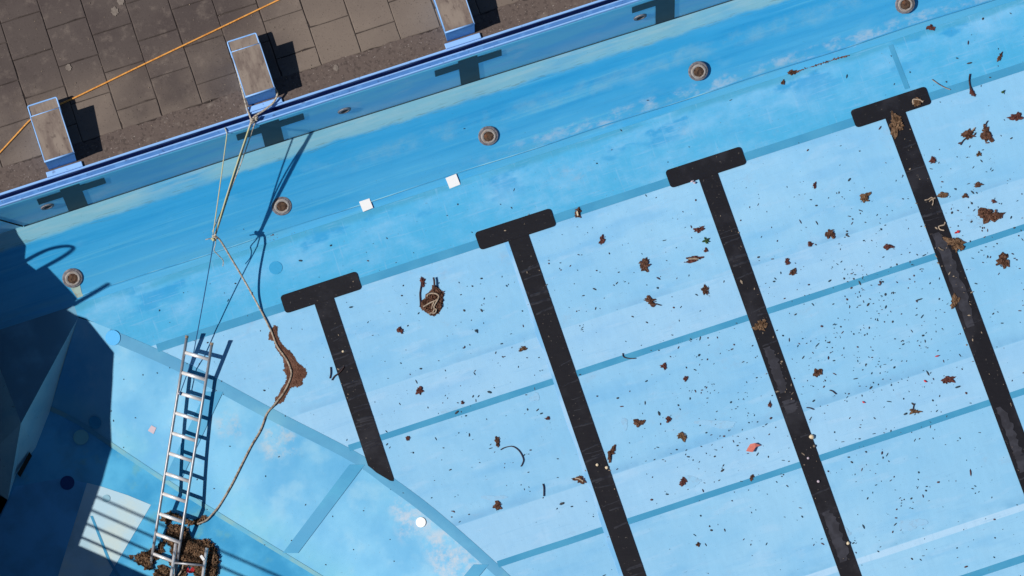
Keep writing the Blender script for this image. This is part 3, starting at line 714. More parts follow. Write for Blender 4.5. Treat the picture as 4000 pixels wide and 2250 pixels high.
# ------------------------------------------------------------------ round inlets on the wall slope
IL = ['round rust-centred inlet in the left corner, with a rust streak below it',
      'round rust-centred inlet half crossed by the rope shadow',
      'round rust-centred inlet above the second lane line and right of the white squares',
      'round rust-centred inlet above the third lane line',
      'round rust-centred inlet cut by the top edge at upper right']
for k, (px, py) in enumerate(((283, 1085), (1100, 803), (1907, 530), (2727, 277), (3535, 15))):
    p = onslope(px, py); root = empty('pool_inlet', p); tag(root, IL[k], 'inlet', 'round inlets along the end slope')
    r = random.Random(k + 3)
    mb = MB(); mb.lathe(p, NSL, [(.124, -.004), (.126, .012), (.118, .02), (.098, .022), (.094, .016)], 30, .012, r); mb.build('flange', M['inlet'], root)
    mb = MB(); mb.lathe(p, NSL, [(.097, .004), (.094, .028), (.08, .034), (.064, .03), (.058, .012), (.05, .010)], 28, .02, r); mb.build('ring', M['inlet_ring'], root)
    mb = MB(); mb.lathe(p + Vector((.004, -.006, 0)), NSL, [(.064, .014), (.057, .030), (.03, .036), (.012, .032)], 22, .12, r); mb.build('core', M['rust'], root)
# rust run below the corner inlet
M['rust_run'] = material('rust_run', A(176, 200, 190), [dict(noise=(9, 9, 9), lo=.45, hi=.65, col=A(150, 120, 90), strength=.7, detail=5),
                                                     dict(noise=(6, 6, 6), lo=.5, hi=.6, col=A(130, 190, 200), strength=.7)], rough=.8)
P = [onslope(x, y, .004) for x, y in ((270, 1118), (312, 1112), (318, 1140), (330, 1168), (308, 1172), (292, 1150))]
obj('rust_stain', P, [tuple(reversed(range(6)))], M['rust_run'], wall_slope)

# ------------------------------------------------------------------ repair patches (parts of the sheet they are glued to)
def disc(c, nrm, r, mat, parent, name='repair_patch', asp=1.0, seed=0):
    mb = MB(); mb.lathe(c, nrm, [(r, 0), (r * .985, .003)], 36, .006, random.Random(seed)); return mb.build(name, M[mat], parent)
disc(onslope(1019, 712, .002), NSL, .076, 'patch', wall_slope); disc(onslope(1010, 868, .002), NSL, .072, 'patch', wall_slope)
disc(onslope(640, 762, .002), NSL, .06, 'patch_pale', wall_slope)
disc(atz(1077, 1046, ZF + .002), (0, 0, 1), .083, 'patch_mid', pool_floor)
disc(on_slope_mesh(442, 1319, .013), slope_nrm(442, 1319), .094, 'patch', pit_slope)
for px, py, r, mt in ((262, 1655, .085, 'patch_teal'), (372, 1650, .08, 'seam_blue')):
    q = on_slope_mesh(px, py, .013)
    if q is not None: disc(q, slope_nrm(px, py), r, mt, pit_slope)
disc(atz(316, 1708, ZP + .012), (0, 0, 1), .095, 'patch_teal', pit_floor); disc(atz(263, 1886, ZP + .009), (0, 0, 1), .088, 'patch_dark', pit_floor)
disc(atz(415, 1947, ZP + .008), (0, 0, 1), .047, 'patch_pale', pit_floor)
q = [on_slope_mesh(x, y, .006) for x, y in ((578, 1682), (592, 1661), (611, 1671), (600, 1695))]
obj('repair_patch', q, [(0, 1, 2, 3)], M['patch_pink'], pit_slope)
# scale marks (pale rubbed areas) near the pit lip
def blot(pts, fn, mat, parent, name='scale_mark', seed=0, jit=6):
    r = random.Random(seed); P = []
    for i in range(len(pts)):
        a, b = pts[i], pts[(i + 1) % len(pts)]
        for k in range(6):
            t = k / 6; x = a[0] + (b[0] - a[0]) * t + r.uniform(-jit, jit); y = a[1] + (b[1] - a[1]) * t + r.uniform(-jit, jit)
            h = fn(x, y)
            if h is not None: P.append(h)
    return obj(name, P, [tuple(range(len(P)))], M[mat], parent)

# drain openings at the foot of the pit wall
def opening(pts, z0, z1):
    mb = MB(); P = [atz(x, y, z) + Vector((.012, -.012, .0)) for (x, y), z in zip(pts, (z0, z1, z1, z0))]
    mb.add(P, [(0, 1, 2, 3)]); return P
P = [atz(x, y, z) for (x, y), z in zip(((60, 1848), (108, 1762), (118, 1778), (72, 1862)), (-2.18, -2.18, -2.24, -2.24))]
P = [q + Vector((.02, -.02, .02)) for q in P]
obj('drain_opening', P, [(0, 1, 2, 3)], M['dark'], pit_wall)
P = [atz(x, y, z) + Vector((.02, -.02, .02)) for (x, y), z in zip(((0, 1728), (46, 1640), (56, 1656), (10, 1742)), (-2.0, -2.0, -2.06, -2.06))]
obj('drain_opening', P, [(0, 1, 2, 3)], M['dark'], pit_wall)

# loose white squares and disc
def square(px, py, s, fn, label):
    c = fn(px, py, .022); mb = MB(); nrm = (NSL + Vector((0, 0, 1)) * 1.2).normalized()
    a = Vector((1, 0, 0)); a = (a - nrm * a.dot(nrm)).normalized(); a = Matrix.Rotation(math.radians(4), 3, nrm) @ a; b = nrm.cross(a)
    P = [c + a * sx * s + b * sy * s for sx, sy in ((-1, -1), (1, -1), (1, 1), (-1, 1))]
    P += [p + nrm * .003 for p in P]
    mb.add(P, [(3, 2, 1, 0), (4, 5, 6, 7), (0, 1, 5, 4), (1, 2, 6, 5), (2, 3, 7, 6), (3, 0, 4, 7)])
    tag(mb.build('white_square', M['white'], origin=c), label, 'tile', 'white squares at the slope foot')
square(1430, 800, .066, floor_pt, 'white square tile at the slope foot, lower left of the two')
square(1769, 708, .070, floor_pt, 'white square tile at the slope foot, upper right of the two')
p = on_slope_mesh(1645, 2040, .008); mb = MB(); mb.lathe(p, slope_nrm(1645, 2040), [(.061, -.004), (.062, .006), (.056, .009)], 32)
tag(mb.build('white_disc', M['white'], origin=p), 'white round disc on the pit slope below the first lane line', 'disc')

# ------------------------------------------------------------------ ladder
TR, TL = Vector((3.212, -2.016, -1.461)), Vector((2.951, -1.827, -1.487))
BLp, BRp = atz(587, 2216, ZP + .02), atz(683, 2252, ZP + .02)
def tl(t): return TL.lerp(BLp, t)
def trr(t): return TR.lerp(BRp, t)
def t_for(y):
    lo, hi = -.2, 1.2
    for _ in range(40):
        mid = (lo + hi) / 2
        if proj(tl(mid))[1] < y: lo = mid
        else: hi = mid
    return lo
t0, t1 = t_for(1376), t_for(2163)
lad = empty('ladder', BLp); tag(lad, 'long aluminium ladder leaning up the pit slope, tied to the rope', 'ladder')
up = (TR - TL).cross(BLp - TL).normalized()
if up.z < 0: up = -up
for fn in (tl, trr):
    mb = MB(); mb.tube([fn(t) for t in (0, .25, .5, .75, 1.0)], .026, 10, upv=up, flat=.72); mb.build('rail', M['alu'], lad, smooth=True)
    mb = MB(); mb.tube([fn(-.006), fn(.004)], .028, 10, upv=up, flat=.76); mb.build('end_cap', M['rope_dirty'], lad)
for k in range(11):
    t = t0 + (t1 - t0) * k / 10; a, b = tl(t), trr(t); d = (b - a).normalized()
    mb = MB(); mb.tube([a + d * .012, b - d * .012], .0235, 8, upv=up); mb.build('rung', M['alu_bright'], lad, smooth=True)
for fn, t in ((tl, 1.0), (trr, 1.0)):
    mb = MB(); mb.box(fn(t), (.03, .03, .018)); mb.build('foot', M['dark'], lad)
# second, loose ladder section at the bottom edge
zz = -2.12
l0, l1 = atz(687, 2124, zz), atz(668, 2262, zz - .01); r0, r1 = atz(808, 2141, zz), atz(791, 2262, zz - .01)
dl = (l1 - l0).normalized(); ddr = (r1 - r0).normalized()
L1, R1 = l0 + dl * 1.6, r0 + ddr * 1.6
lad2 = empty('ladder', l0); tag(lad2, 'short loose ladder section on the mulch pile at the bottom edge', 'ladder')
for a, b in ((l0, L1), (r0, R1)):
    mb = MB(); mb.tube([a, b], .021, 8); mb.build('rail', M['alu_bright'], lad2, smooth=True)  # rails take the brighter aluminium, sunlit glare painted in
for k in range(5):
    d = .235 + .26 * k; a, b = l0 + dl * (d + .0), r0 + ddr * (d - .02)
    mb = MB(); mb.tube([a, b], .014, 8); mb.build('rung', M['alu'], lad2, smooth=True)
mb = MB(); c = atz(791, 2180, zz + .01); mb.box(c, (.016, .034, .02), Matrix.Rotation(.3, 3, 'Z')); mb.build('clamp', M['white'], lad2)

# ------------------------------------------------------------------ ropes
KB = Vector((3.64, -.872, -1.045))
KA = atz(983, 470, .05)
rp = empty('rope', KA); tag(rp, 'beige rope tied round the middle starting block and running down to the ladder', 'rope')
def rope_tube(pts, r, mat, name, sub=8, par=rp, n_=8):
    mb = MB(); mb.tube(spline(pts, sub), r, n_); return mb.build(name, M[mat], par, smooth=True)
# harness: two legs from the block to the first knot
hl = [atz(x, y, z) for x, y, z in ((917, 246, .27), (921, 262, .26), (935, 312, .22), (950, 368, .16), (963, 418, .08), (978, 458, .0))]
rope_tube(hl + [KA], .0115, 'rope', 'harness_leg')
rope_tube([atz(x, y, z) for x, y, z in ((924, 264, .25), (940, 318, .2), (951, 366, .13), (960, 410, .05))], .008, 'rope', 'harness_leg')
hr = [Vector(v) for v in ((4.862, .31, .16), (4.885, .262, .13), (4.872, .225, .10), (4.80, .165, .07), (4.66, .115, .055), (4.55, .085, .05))]
rope_tube(hr + [KA], .0125, 'rope', 'harness_leg')
rng = random.Random(2)
def knot(c, s, mat, name, par=rp, seed=0):
    r = random.Random(seed); mb = MB()
    for k in range(5):
        a = r.uniform(0, 6.28); ax = Vector((math.cos(a), math.sin(a), r.uniform(-.6, .6))).normalized(); b = ax.orthogonal().normalized(); d = ax.cross(b)
        cc = c + Vector((r.uniform(-1, 1), r.uniform(-1, 1), r.uniform(-1, 1))) * s * .35
        mb.tube([cc + b * (s * math.cos(q)) + d * (s * .8 * math.sin(q)) for q in [i * math.pi / 6 for i in range(12)]], s * .42, 6)
    return mb.build(name, M[mat], par, smooth=True)
knot(KA, .026, 'rope', 'knot', seed=1)
knot(KA + Vector((.06, -.0, .01)), .02, 'rope', 'knot', seed=4)
# main line: two strands laid together
def sagline(a, b, sag, k=7, off=Vector((0, 0, 0))):
    return [a.lerp(b, i / (k - 1)) + Vector((0, 0, -sag * math.sin(math.pi * i / (k - 1)))) + off * math.sin(math.pi * i / (k - 1)) for i in range(k)]
rope_tube(sagline(KA, KB, .02), .0135, 'rope', 'main_line')
rope_tube(sagline(KA + Vector((-.01, -.012, -.01)), KB, .03, off=Vector((-.03, -.02, .02))), .009, 'rope_yellow', 'yellow_strand')
rope_tube(sagline(KA + Vector((.05, -.01, -.0)), KB + Vector((.0, .05, .10)), .10, off=Vector((.03, .03, 0))), .0065, 'rope', 'slack_strand')
knot(KB, .028, 'rope', 'knot', seed=7); knot(KB + Vector((-.02, -.02, .012)), .018, 'rope_yellow', 'knot', seed=9)
mb = MB(); mb.tube([KB + Vector((-.01, 0, 0)), KB + Vector((-.11, .012, .0))], .006, 6); mb.build('loose_end', M['rope'], rp)
# from the second knot to the floor and along it
zq = {}
path = [(858, 936, -1.08), (900, 1004, -1.27), (943, 1076, -1.46), (985, 1150, -1.61), (1020, 1214, -1.685)]
pts = [KB] + [atz(x, y, z) for x, y, z in path]
for x, y in ((1046, 1266), (1064, 1304), (1082, 1351), (1119, 1403), (1136, 1444), (1138, 1464), (1126, 1500), (1104, 1540), (1070, 1583)): pts.append(atz(x, y, ZF + .018))
for x, y in ((1043, 1617), (1018, 1681), (983, 1740), (945, 1815), (906, 1893), (862, 1968)): pts.append(on_slope_mesh(x, y, .016) or atz(x, y, ZP + .02))
for x, y in ((826, 2012), (800, 2036), (770, 2046)): pts.append(atz(x, y, ZP + .03))
rope_tube(pts[:6], .0118, 'rope', 'hanging_line', 6); rope_tube(pts[5:], .0118, 'rope_dirty', 'ground_line', 6)
rope_tube([atz(x, y, ZP + z) for x, y, z in ((716, 2195, .12), (714, 2215, .1), (706, 2235, .07), (694, 2250, .05))], .009, 'rope_dirty', 'rope_end')
# thin cord from the knot to the ladder
kt = t0 + (t1 - t0) * 2 / 10; anchor = tl(kt) + (trr(kt) - tl(kt)) * .1 + up * .02
rope_tube(sagline(KB, tl(t0 + .002) + (trr(t0) - tl(t0)) * .35 - Vector((0, 0, .01)), .03, 6), .0062, 'cord_blue', 'cord', 4)
c0 = tl(t0) + (trr(t0) - tl(t0)) * .35; rope_tube([c0, c0.lerp(anchor, .5) - up * .02, anchor], .0062, 'cord_blue', 'cord', 4)
knot(anchor, .016, 'cord_blue', 'knot', seed=12)
# loose fine tail
rope_tube([KB + Vector((.02, .0, -.02))] + [KB + Vector(v) for v in ((-.01, -.05, -.1), (-.05, -.10, -.17), (-.02, -.16, -.22), (.015, -.22, -.3), (-.01, -.27, -.36))], .0055, 'rope', 'loose_end', 5)
# fine yellow cord hanging from the coping
yc = empty('cord', atz(877, 494, .0)); tag(yc, 'thin yellow cord hanging from the coping left of the beige rope', 'cord')
cx_ = atz(877, 494, .012).x
rope_tube([Vector((cx_, .075, .010)), Vector((cx_, .02, .014))] + sagline(Vector((cx_ - .005, -.014, -.004)), KB + Vector((-.004, .02, .08)), .02, 6), .0068, 'rope_yellow', 'strand', 4, yc, 6)
# orange rope over the deck
oc = empty('rope', atz(600, 240, .01)); tag(oc, 'thin orange rope stretched across the deck paving', 'rope')
P = [atz(x, y, .012) for x, y in ((-260, 850), (0, 596), (121, 464))] + [atz(175, 432, .012)] + [atz(x, y, .012) for x, y in ((246, 402), (300, 378), (560, 252), (820, 128), (1085, 1), (1500, -195))]
mb = MB(); mb.tube(resample(P, 60), .0105, 8); mb.build('strand', M['rope_orange'], oc, smooth=True)

# ------------------------------------------------------------------ silt, mulch, leaves and litter
def inside(x, y, poly):
    c = False; j = len(poly) - 1
    for i in range(len(poly)):
        xi, yi = poly[i]; xj, yj = poly[j]
        if (yi > y) != (yj > y) and x < (xj - xi) * (y - yi) / (yj - yi) + xi: c = not c
        j = i
    return c
def dist_edge(x, y, poly):
    d = 1e9
    for i in range(len(poly)):
        ax, ay = poly[i]; bx, by = poly[(i + 1) % len(poly)]
        L = (bx - ax) ** 2 + (by - ay) ** 2; t = max(0, min(1, ((x - ax) * (bx - ax) + (y - ay) * (by - ay)) / max(L, 1e-9)))
        d = min(d, math.hypot(x - ax - t * (bx - ax), y - ay - t * (by - ay)))
    return d
def rough_poly(poly, sub, jit, seed):
    r = random.Random(seed); out = []
    for i in range(len(poly)):
        a, b = poly[i], poly[(i + 1) % len(poly)]
        k = max(2, int(math.hypot(b[0] - a[0], b[1] - a[1]) / sub))
        for j in range(k):
            t = j / k; out.append((a[0] + (b[0] - a[0]) * t + r.uniform(-jit, jit), a[1] + (b[1] - a[1]) * t + r.uniform(-jit, jit)))
    return out
def mound(mb, poly, fn, h, step, seed, jit=.35):
    """a low crumbly sheet filling a picture outline; rises from its rim"""
    r = random.Random(seed); xs = [p[0] for p in poly]; ys = [p[1] for p in poly]; idx = {}
    V = []; F = []
    nx = int((max(xs) - min(xs)) / step) + 2; ny = int((max(ys) - min(ys)) / step) + 2
    def vert(i, j):
        if (i, j) in idx: return idx[i, j]
        x = min(xs) + (i - .5) * step + r.uniform(-jit, jit) * step; y = min(ys) + (j - .5) * step + r.uniform(-jit, jit) * step
        d = dist_edge(x, y, poly) if inside(x, y, poly) else 0
        P = fn(x, y, .002); k = min(1, d / (step * 3))
        P = P + Vector((0, 0, h * k * r.uniform(.35, 1.0)))
        idx[i, j] = len(V); V.append(P); return idx[i, j]
    for i in range(nx):
        for j in range(ny):
            x = min(xs) + i * step; y = min(ys) + j * step
            if inside(x, y, poly): F.append((vert(i, j), vert(i, j + 1), vert(i + 1, j + 1), vert(i + 1, j)))
    mb.add(V, F)
def flake(mb, P, s, r, tilt=.5, el=1.0):
    a = r.uniform(0, 6.28); nz = Vector((r.uniform(-tilt, tilt), r.uniform(-tilt, tilt), 1)).normalized()
    u = Vector((math.cos(a), math.sin(a), 0)); u = (u - nz * u.dot(nz)).normalized(); v = nz.cross(u)
    k = r.choice((4, 5, 6)); pts = []
    for i in range(k):
        q = 6.283 * i / k; rr = s * r.uniform(.7, 1.15); pts.append(P + u * (rr * el * math.cos(q)) + v * (rr / el * math.sin(q)) + nz * r.uniform(0, s * .25))
    mb.poly(pts)
# silt tongue under the rope
zc = lambda x, y: (950 + x / 5.152, 1180 + y / 5.152)
zd = lambda x, y: (950 + x / 5.152, 1400 + y / 5.152)
sil = [zc(*p) for p in ((575, 560), (620, 450), (690, 500), (690, 620), (700, 700), (760, 820), (860, 920), (950, 990), (1030, 1100), (1080, 1190), (1180, 1280), (1240, 1330))] + \
      [zd(*p) for p in ((1290, 320), (1200, 430), (1190, 540), (1010, 590), (950, 600), (850, 780), (800, 880), (700, 930), (620, 960), (640, 800), (720, 720), (770, 600), (840, 510), (870, 400), (860, 310), (780, 240), (830, 200), (800, 20))] + \
      [zc(*p) for p in ((800, 1150), (700, 1000), (640, 900), (610, 780), (520, 770), (495, 680), (520, 600))]
sil = rough_poly(sil, 7, 2.0, 3)
mb = MB(); mound(mb, sil, floor_pt, .012, 3.2, 5)
tag(mb.build('silt_patch', M['silt'], smooth=False, origin=floor_pt(1120, 1450)), 'tongue of brown silt on the floor with the rope lying in it', 'silt')
# mulch pile at the ladder foot
ze = lambda x, y: (500 + x / 4.025, 1890 + y / 4.025)
MUL = [[(510, 560), (520, 500), (600, 455), (700, 450), (860, 520), (1000, 590), (1090, 560), (1200, 510), (1240, 540), (1130, 630), (1040, 650), (940, 640), (860, 600), (700, 570), (640, 600), (560, 610)],
       [(600, 760), (650, 640), (800, 650), (930, 720), (990, 860), (1060, 890), (1230, 880), (1330, 940), (1400, 1060), (1425, 1200), (1400, 1480), (1060, 1480), (1040, 1400), (1000, 1290), (900, 1270), (860, 1250), (800, 1200), (700, 1150), (660, 1090), (690, 1000), (620, 930), (560, 900)],
       [(480, 950), (560, 900), (580, 960), (540, 1010), (560, 1070), (500, 1090)],
       [(100, 1150), (180, 1110), (300, 1060), (400, 1000), (480, 1060), (520, 1010), (470, 1150), (400, 1200), (370, 1330), (270, 1340), (180, 1260), (130, 1230)],
       [(10, 1130), (50, 1110), (80, 1140), (60, 1175), (20, 1160)],
       [(400, 1420), (500, 1280), (580, 1290), (650, 1350), (660, 1480), (380, 1480)],
       [(660, 1180), (720, 1240), (700, 1330), (660, 1270)], [(830, 1260), (900, 1300), (930, 1400), (880, 1480), (800, 1480)]]
pit_pt = lambda x, y, lift=0.0: atz(x, y, ZP + .006 + lift)
mp = empty('mulch_pile', pit_pt(790, 2150)); tag(mp, 'brown heap of rotting leaf mulch around the ladder foot', 'mulch')
rng = random.Random(17)
mb = MB(); fk = MB()
for k, pl_ in enumerate(MUL):
    pl_ = rough_poly([ze(*p) for p in pl_], 6, 2.2, k)
    mound(mb, pl_, pit_pt, .055 if k in (1, 3) else .03, 4.0, k + 30)
    xs = [p[0] for p in pl_]; ys = [p[1] for p in pl_]
    area = (max(xs) - min(xs)) * (max(ys) - min(ys))
    for _ in range(int(area / 22)):
        x, y = rng.uniform(min(xs) - 3, max(xs) + 3), rng.uniform(min(ys) - 3, max(ys) + 3)
        if inside(x, y, pl_) or dist_edge(x, y, pl_) < 3:
            d = dist_edge(x, y, pl_); flake(fk, pit_pt(x, y, .006 + min(1, d / 10) * (.05 if k in (1, 3) else .028)), rng.uniform(.008, .02), rng, .9, 1.5)
mb.build('heap', M['mulch'], mp); fl_ = fk.build('loose_leaves', M['leaf_tan'], mp); fl_['kind'] = 'stuff'
mb = MB()
for x, y in ((735, 2228), (745, 2233), (752, 2226)): flake(mb, pit_pt(x, y, .05), .03, rng, .4, 1.2)
tag(mb.build('plastic_scrap', M['red'], origin=pit_pt(742, 2230)), 'torn red scrap half buried in the mulch at the bottom edge', 'scrap')

# leaf clumps: x, y, length, width (pixels of the 4000 px photo), picture angle, material, label
CL = [
 (3635, 108, 34, 24, 20, 'leaf_red', 'small red-brown leaf scrap above the fourth T bar, near the top edge'),
 (3093, 283, 34, 22, -20, 'leaf', 'small leaf clump at the slope foot on a rusty silt streak'),
 (3059, 322, 14, 22, 0, 'leaf', 'tiny dark leaf just below the silt streak at the slope foot'),
 (3905, 223, 16, 38, 20, 'leaf', 'small twiggy leaf near the right edge, above the first weld strip'),
 (3583, 400, 40, 34, 10, 'leaf_tan', 'tan leaf bunch with a bent pale stick on the fourth T bar'),
 (3499, 482, 54, 78, -10, 'leaf_tan', 'large tan leaf clump at the top of the fourth lane line stem'),
 (3782, 526, 62, 34, -20, 'leaf', 'oblong brown leaf clump with a dark stalk, left of a pointed one'),
 (3855, 528, 36, 84, -12, 'leaf', 'long pointed brown leaf clump near the right edge'),
 (3971, 456, 50, 34, -15, 'leaf_red', 'dark red leaf clump at the right edge beside the fourth lane line'),
 (3643, 626, 22, 30, 15, 'leaf_red', 'small hooked red-brown leaf right of the fourth lane line'),
 (3824, 602, 22, 16, 10, 'leaf_tan', 'small pale curled leaf crumbs below the pointed brown clump'),
 (3821, 722, 40, 18, 0, 'leaf', 'thin brown leaf cluster right of the fourth lane line, level with its worn part start'),
 (3182, 723, 12, 26, 20, 'leaf_red', 'small upright purple-brown leaf between the third and fourth T bars'),
 (3378, 771, 36, 38, 0, 'leaf_tan', 'square tan leaf clump midway between the third and fourth lane lines'),
 (2729, 897, 36, 22, -15, 'leaf_red', 'red-brown leaf above the green sprig, left of the third lane line'),
 (2708, 1012, 62, 22, -5, 'leaf_red', 'long red-brown leaf with a pale middle, below the green sprig'),
 (2757, 978, 18, 16, 0, 'leaf_red', 'tiny red-brown leaf between the green sprig and the long leaf'),
 (3242, 915, 36, 38, 30, 'leaf', 'star-shaped brown leaf between the third and fourth lane lines'),
 (3164, 954, 20, 18, 0, 'leaf_red', 'small red-brown leaf lower left of the star-shaped one'),
 (3468, 965, 44, 20, 5, 'leaf_red', 'flat red-brown leaf above the second weld strip, near the fourth lane line'),
 (3861, 844, 100, 50, -5, 'leaf', 'largest brown leaf clump by the right edge, with curled twigs along its top'),
 (3732, 952, 74, 46, 35, 'leaf_tan', 'tan leaf clump half on the right side of the fourth lane line'),
 (3918, 1017, 48, 56, 15, 'leaf', 'rounded brown leaf clump at the right edge below the second weld strip'),
 (2752, 1133, 28, 38, -30, 'leaf', 'jagged brown leaf just left of the third lane line, above the second weld strip'),
 (2970, 1274, 58, 38, 0, 'leaf_tan', 'tan leaf mat lying across the third lane line'),
 (3730, 1177, 34, 48, 10, 'leaf_tan', 'reddish tan leaf bunch on the left edge of the fourth lane line'),
 (3075, 1023, 20, 26, 0, 'leaf_red', 'small upright leaf right of the third lane line above a twiggy cluster'),
 (3098, 1064, 28, 26, 0, 'leaf', 'twiggy leaf cluster right of the third lane line, above the second weld strip'),
 (3685, 762, 44, 26, 20, 'leaf_tan', 'bunch of pale torn leaf strips just right of the fourth lane line'),
 (3770, 766, 26, 18, -40, 'leaf', 'small slanted brown leaf above the largest right-edge clump'),
 (3882, 787, 20, 14, 0, 'leaf_red', 'tiny reddish leaf above the largest right-edge clump'),
 (3703, 1484, 54, 30, -15, 'leaf_red', 'smooth red-brown leaf left of the lower fourth lane line'),
 (1562, 1290, 22, 24, 10, 'leaf_red', 'small brown leaf scrap lower left of the big leaf nest'),
 (2256, 834, 28, 40, 15, 'leaf', 'dark leaf with a white speck on the first weld strip beside the second T bar'),
 (2351, 936, 20, 38, 20, 'leaf_red', 'narrow upright red-brown leaf right of the second lane line'),
 (2516, 1036, 40, 48, 20, 'leaf', 'torn brown leaf midway between the second and third lane lines'),
 (2540, 1177, 54, 28, 25, 'leaf', 'slanted brown leaf with a stalk, left of the third lane line'),
 (2042, 1363, 26, 20, 10, 'leaf_tan', 'small pale leaf crumbs left of the second lane line'),
 (2592, 1431, 22, 26, 30, 'leaf_red', 'small purple-brown leaf bits below the second weld strip'),
 (1638, 1529, 32, 26, -20, 'leaf_red', 'brown leaf right of the first lane line above the second weld strip'),
 (1593, 1712, 20, 15, 0, 'leaf_red', 'small oval brown leaf near the lower end of the first lane line'),
 (1942, 1726, 20, 38, 5, 'leaf', 'pointed brown leaf at the end of a curved twig'),
 (2262, 1874, 50, 26, 10, 'leaf', 'boat-shaped brown leaf with a pale rib left of the second lane line'),
 (1942, 1977, 30, 32, -30, 'leaf', 'brown leaf low on the floor above the third weld strip'),
 (2495, 1652, 42, 32, -30, 'leaf', 'brown leaf right of the second lane line, middle of the floor'),
 (2385, 1772, 24, 56, 15, 'leaf', 'upright brown leaf touching the right edge of the second lane line'),
 (2139, 1634, 16, 14, 0, 'leaf_red', 'tiny brown leaf left of the middle of the second lane line'),
 (2610, 1639, 24, 20, 0, 'leaf_red', 'small brown leaf beside the rusty twig clump'),
 (2663, 1704, 34, 30, 10, 'leaf_tan', 'rusty twig clump between the second and third lane lines'),
 (3572, 1608, 40, 20, 5, 'leaf_tan', 'orange-brown leaf with a thin stem above the third weld strip'),
 (2726, 2128, 18, 14, -20, 'leaf', 'small brown oval pod low between the second and third lane lines'),
 (2936, 1866, 16, 22, 20, 'leaf', 'tiny dark leaf on the third weld strip left of the third lane line'),
 (2668, 1883, 26, 30, 0, 'leaf_red', 'red-brown leaf crumbs above the third weld strip'),
 (3192, 1457, 30, 34, 20, 'leaf', 'starry brown twig cluster right of the third lane line'),
 (2678, 1480, 16, 24, 15, 'leaf_red', 'small red-brown scrap below the second weld strip, right of the second lane line'),
 (3006, 1581, 14, 22, 10, 'leaf_red', 'tiny red-brown leaf left of the worn part of the third lane line'),
 (1861, 1292, 13, 13, 0, 'seed', 'round black seed right of the big leaf nest'),
 (1806, 1573, 14, 12, 0, 'leaf_red', 'dark brown seed pod above the second weld strip'),
 (1100, 1285, 0, 0, 0, None, None),
]
def img2plan(px, py, ang):
    a = math.radians(ang); P = floor_pt(px, py); Q = floor_pt(px + 10 * math.cos(a), py + 10 * math.sin(a)); return (Q - P).normalized()
def zoff(px, py):
    P = atz(px, py, ZF)
    for x0, x1, tc in LANES:
        if x0 - .03 < P.x < x1 + .03 and P.y < -1.6: return .012
        if tc - .5 < P.x < tc + .5 and -1.9 < P.y < -1.6: return .016
    return .006
def clump_mesh(px, py, w_, h_, ang, seed):
    r = random.Random(seed); c = floor_pt(px, py, zoff(px, py)); nrm = NSL if c.y > YB else Vector((0, 0, 1))
    u = img2plan(px, py, ang); v = nrm.cross(u); a, b = w_ / 2 / 317, h_ / 2 / 306
    mb = MB(); k = 26; ph = [r.uniform(0, 6.28) for _ in range(4)]; V = []; F = []
    lob = [.95 + .2 * math.sin(2 * q + ph[0]) + .2 * math.sin(3 * q + ph[1]) + .12 * math.sin(5 * q + ph[2]) for q in [6.283 * i / k for i in range(k)]]
    jag = [r.uniform(.66, 1.28) for _ in range(k)]
    for ring in (.0, .35, .7, 1.0):
        for i in range(k):
            q = 6.283 * i / k; e = ring * lob[i] * (jag[i] if ring > .9 else 1 + .5 * (jag[i] - 1))
            z = {0.0: .55, .35: r.uniform(.3, 1.0), .7: r.uniform(.1, .9), 1.0: r.uniform(0, .5)}[ring] * min(.02, .5 * min(a, b) + .003)
            V.append(c + u * (a * e * math.cos(q)) + v * (b * e * math.sin(q)) + nrm * (z + .001))
    for l in range(3):
        for i in range(k): F.append((l * k + i, (l + 1) * k + i, (l + 1) * k + (i + 1) % k, l * k + (i + 1) % k))
    mb.add(V, F)
    for _ in range(int(5 + w_ * h_ / 130)):
        q = r.uniform(0, 6.28); e = r.uniform(.15, .95)
        flake(mb, c + u * (a * e * math.cos(q)) + v * (b * e * math.sin(q)) + nrm * (.004 + .012 * (1 - e * .7) * min(1, a / .05)), r.uniform(.16, .32) * min(a, b) + .002, r, .7, 1.4)
    return mb, c, u, v, nrm, a, b
def stalk(par, pts, r_, mat):
    mb = MB(); mb.tube(spline(pts, 4), r_, 6); return mb.build('stalk', M[mat], par, origin=par.location)
keep = {}
for k, (px, py, w_, h_, ang, mt, lab) in enumerate(CL):
    if lab is None: continue
    mb, c, u, v, nrm, a, b = clump_mesh(px, py, w_, h_, ang, k + 100)
    nm = 'seed_pod' if ('pod' in lab or 'seed' in lab) else 'leaf_clump'
    o = mb.build(nm, M[mt], origin=c); tag(o, lab, 'seed' if nm == 'seed_pod' else 'leaf', 'fallen leaves on the pool floor'); keep[(px, py)] = o
def fp(px, py, lift=.008): return floor_pt(px, py, zoff(px, py) + lift)
M['smudge'] = material('silt_smudge', A(150, 194, 226), [dict(noise=(22, 22, 1), lo=.36, hi=.54, col=A(152, 206, 243), strength=.95, detail=7, rgh=.7)], rough=.6)
def smudge(px, py, rx, ry, seed):
    r = random.Random(seed); k = 30; P = []; ph = [r.uniform(0, 6.28) for _ in range(3)]
    for i in range(k):
        q = 6.283 * i / k; e = 1 + .25 * math.sin(2 * q + ph[0]) + .2 * math.sin(3 * q + ph[1]) + r.uniform(-.12, .12)
        P.append(atz(px + rx * e * math.cos(q), py + ry * e * math.sin(q), ZF + .003))
    obj('silt_smudge', P, [tuple(reversed(range(k)))], M['smudge'], pool_floor)
for i_, (px, py, rx, ry) in enumerate(((3805, 868, 36, 22), (1775, 1608, 44, 22), (2800, 1655, 70, 16), (1930, 1945, 40, 12), (2440, 1655, 14, 20), (3560, 2048, 50, 22), (2090, 1552, 16, 18), (2700, 1880, 40, 20), (3300, 2080, 26, 16))): smudge(px, py, rx, ry, i_ + 70)
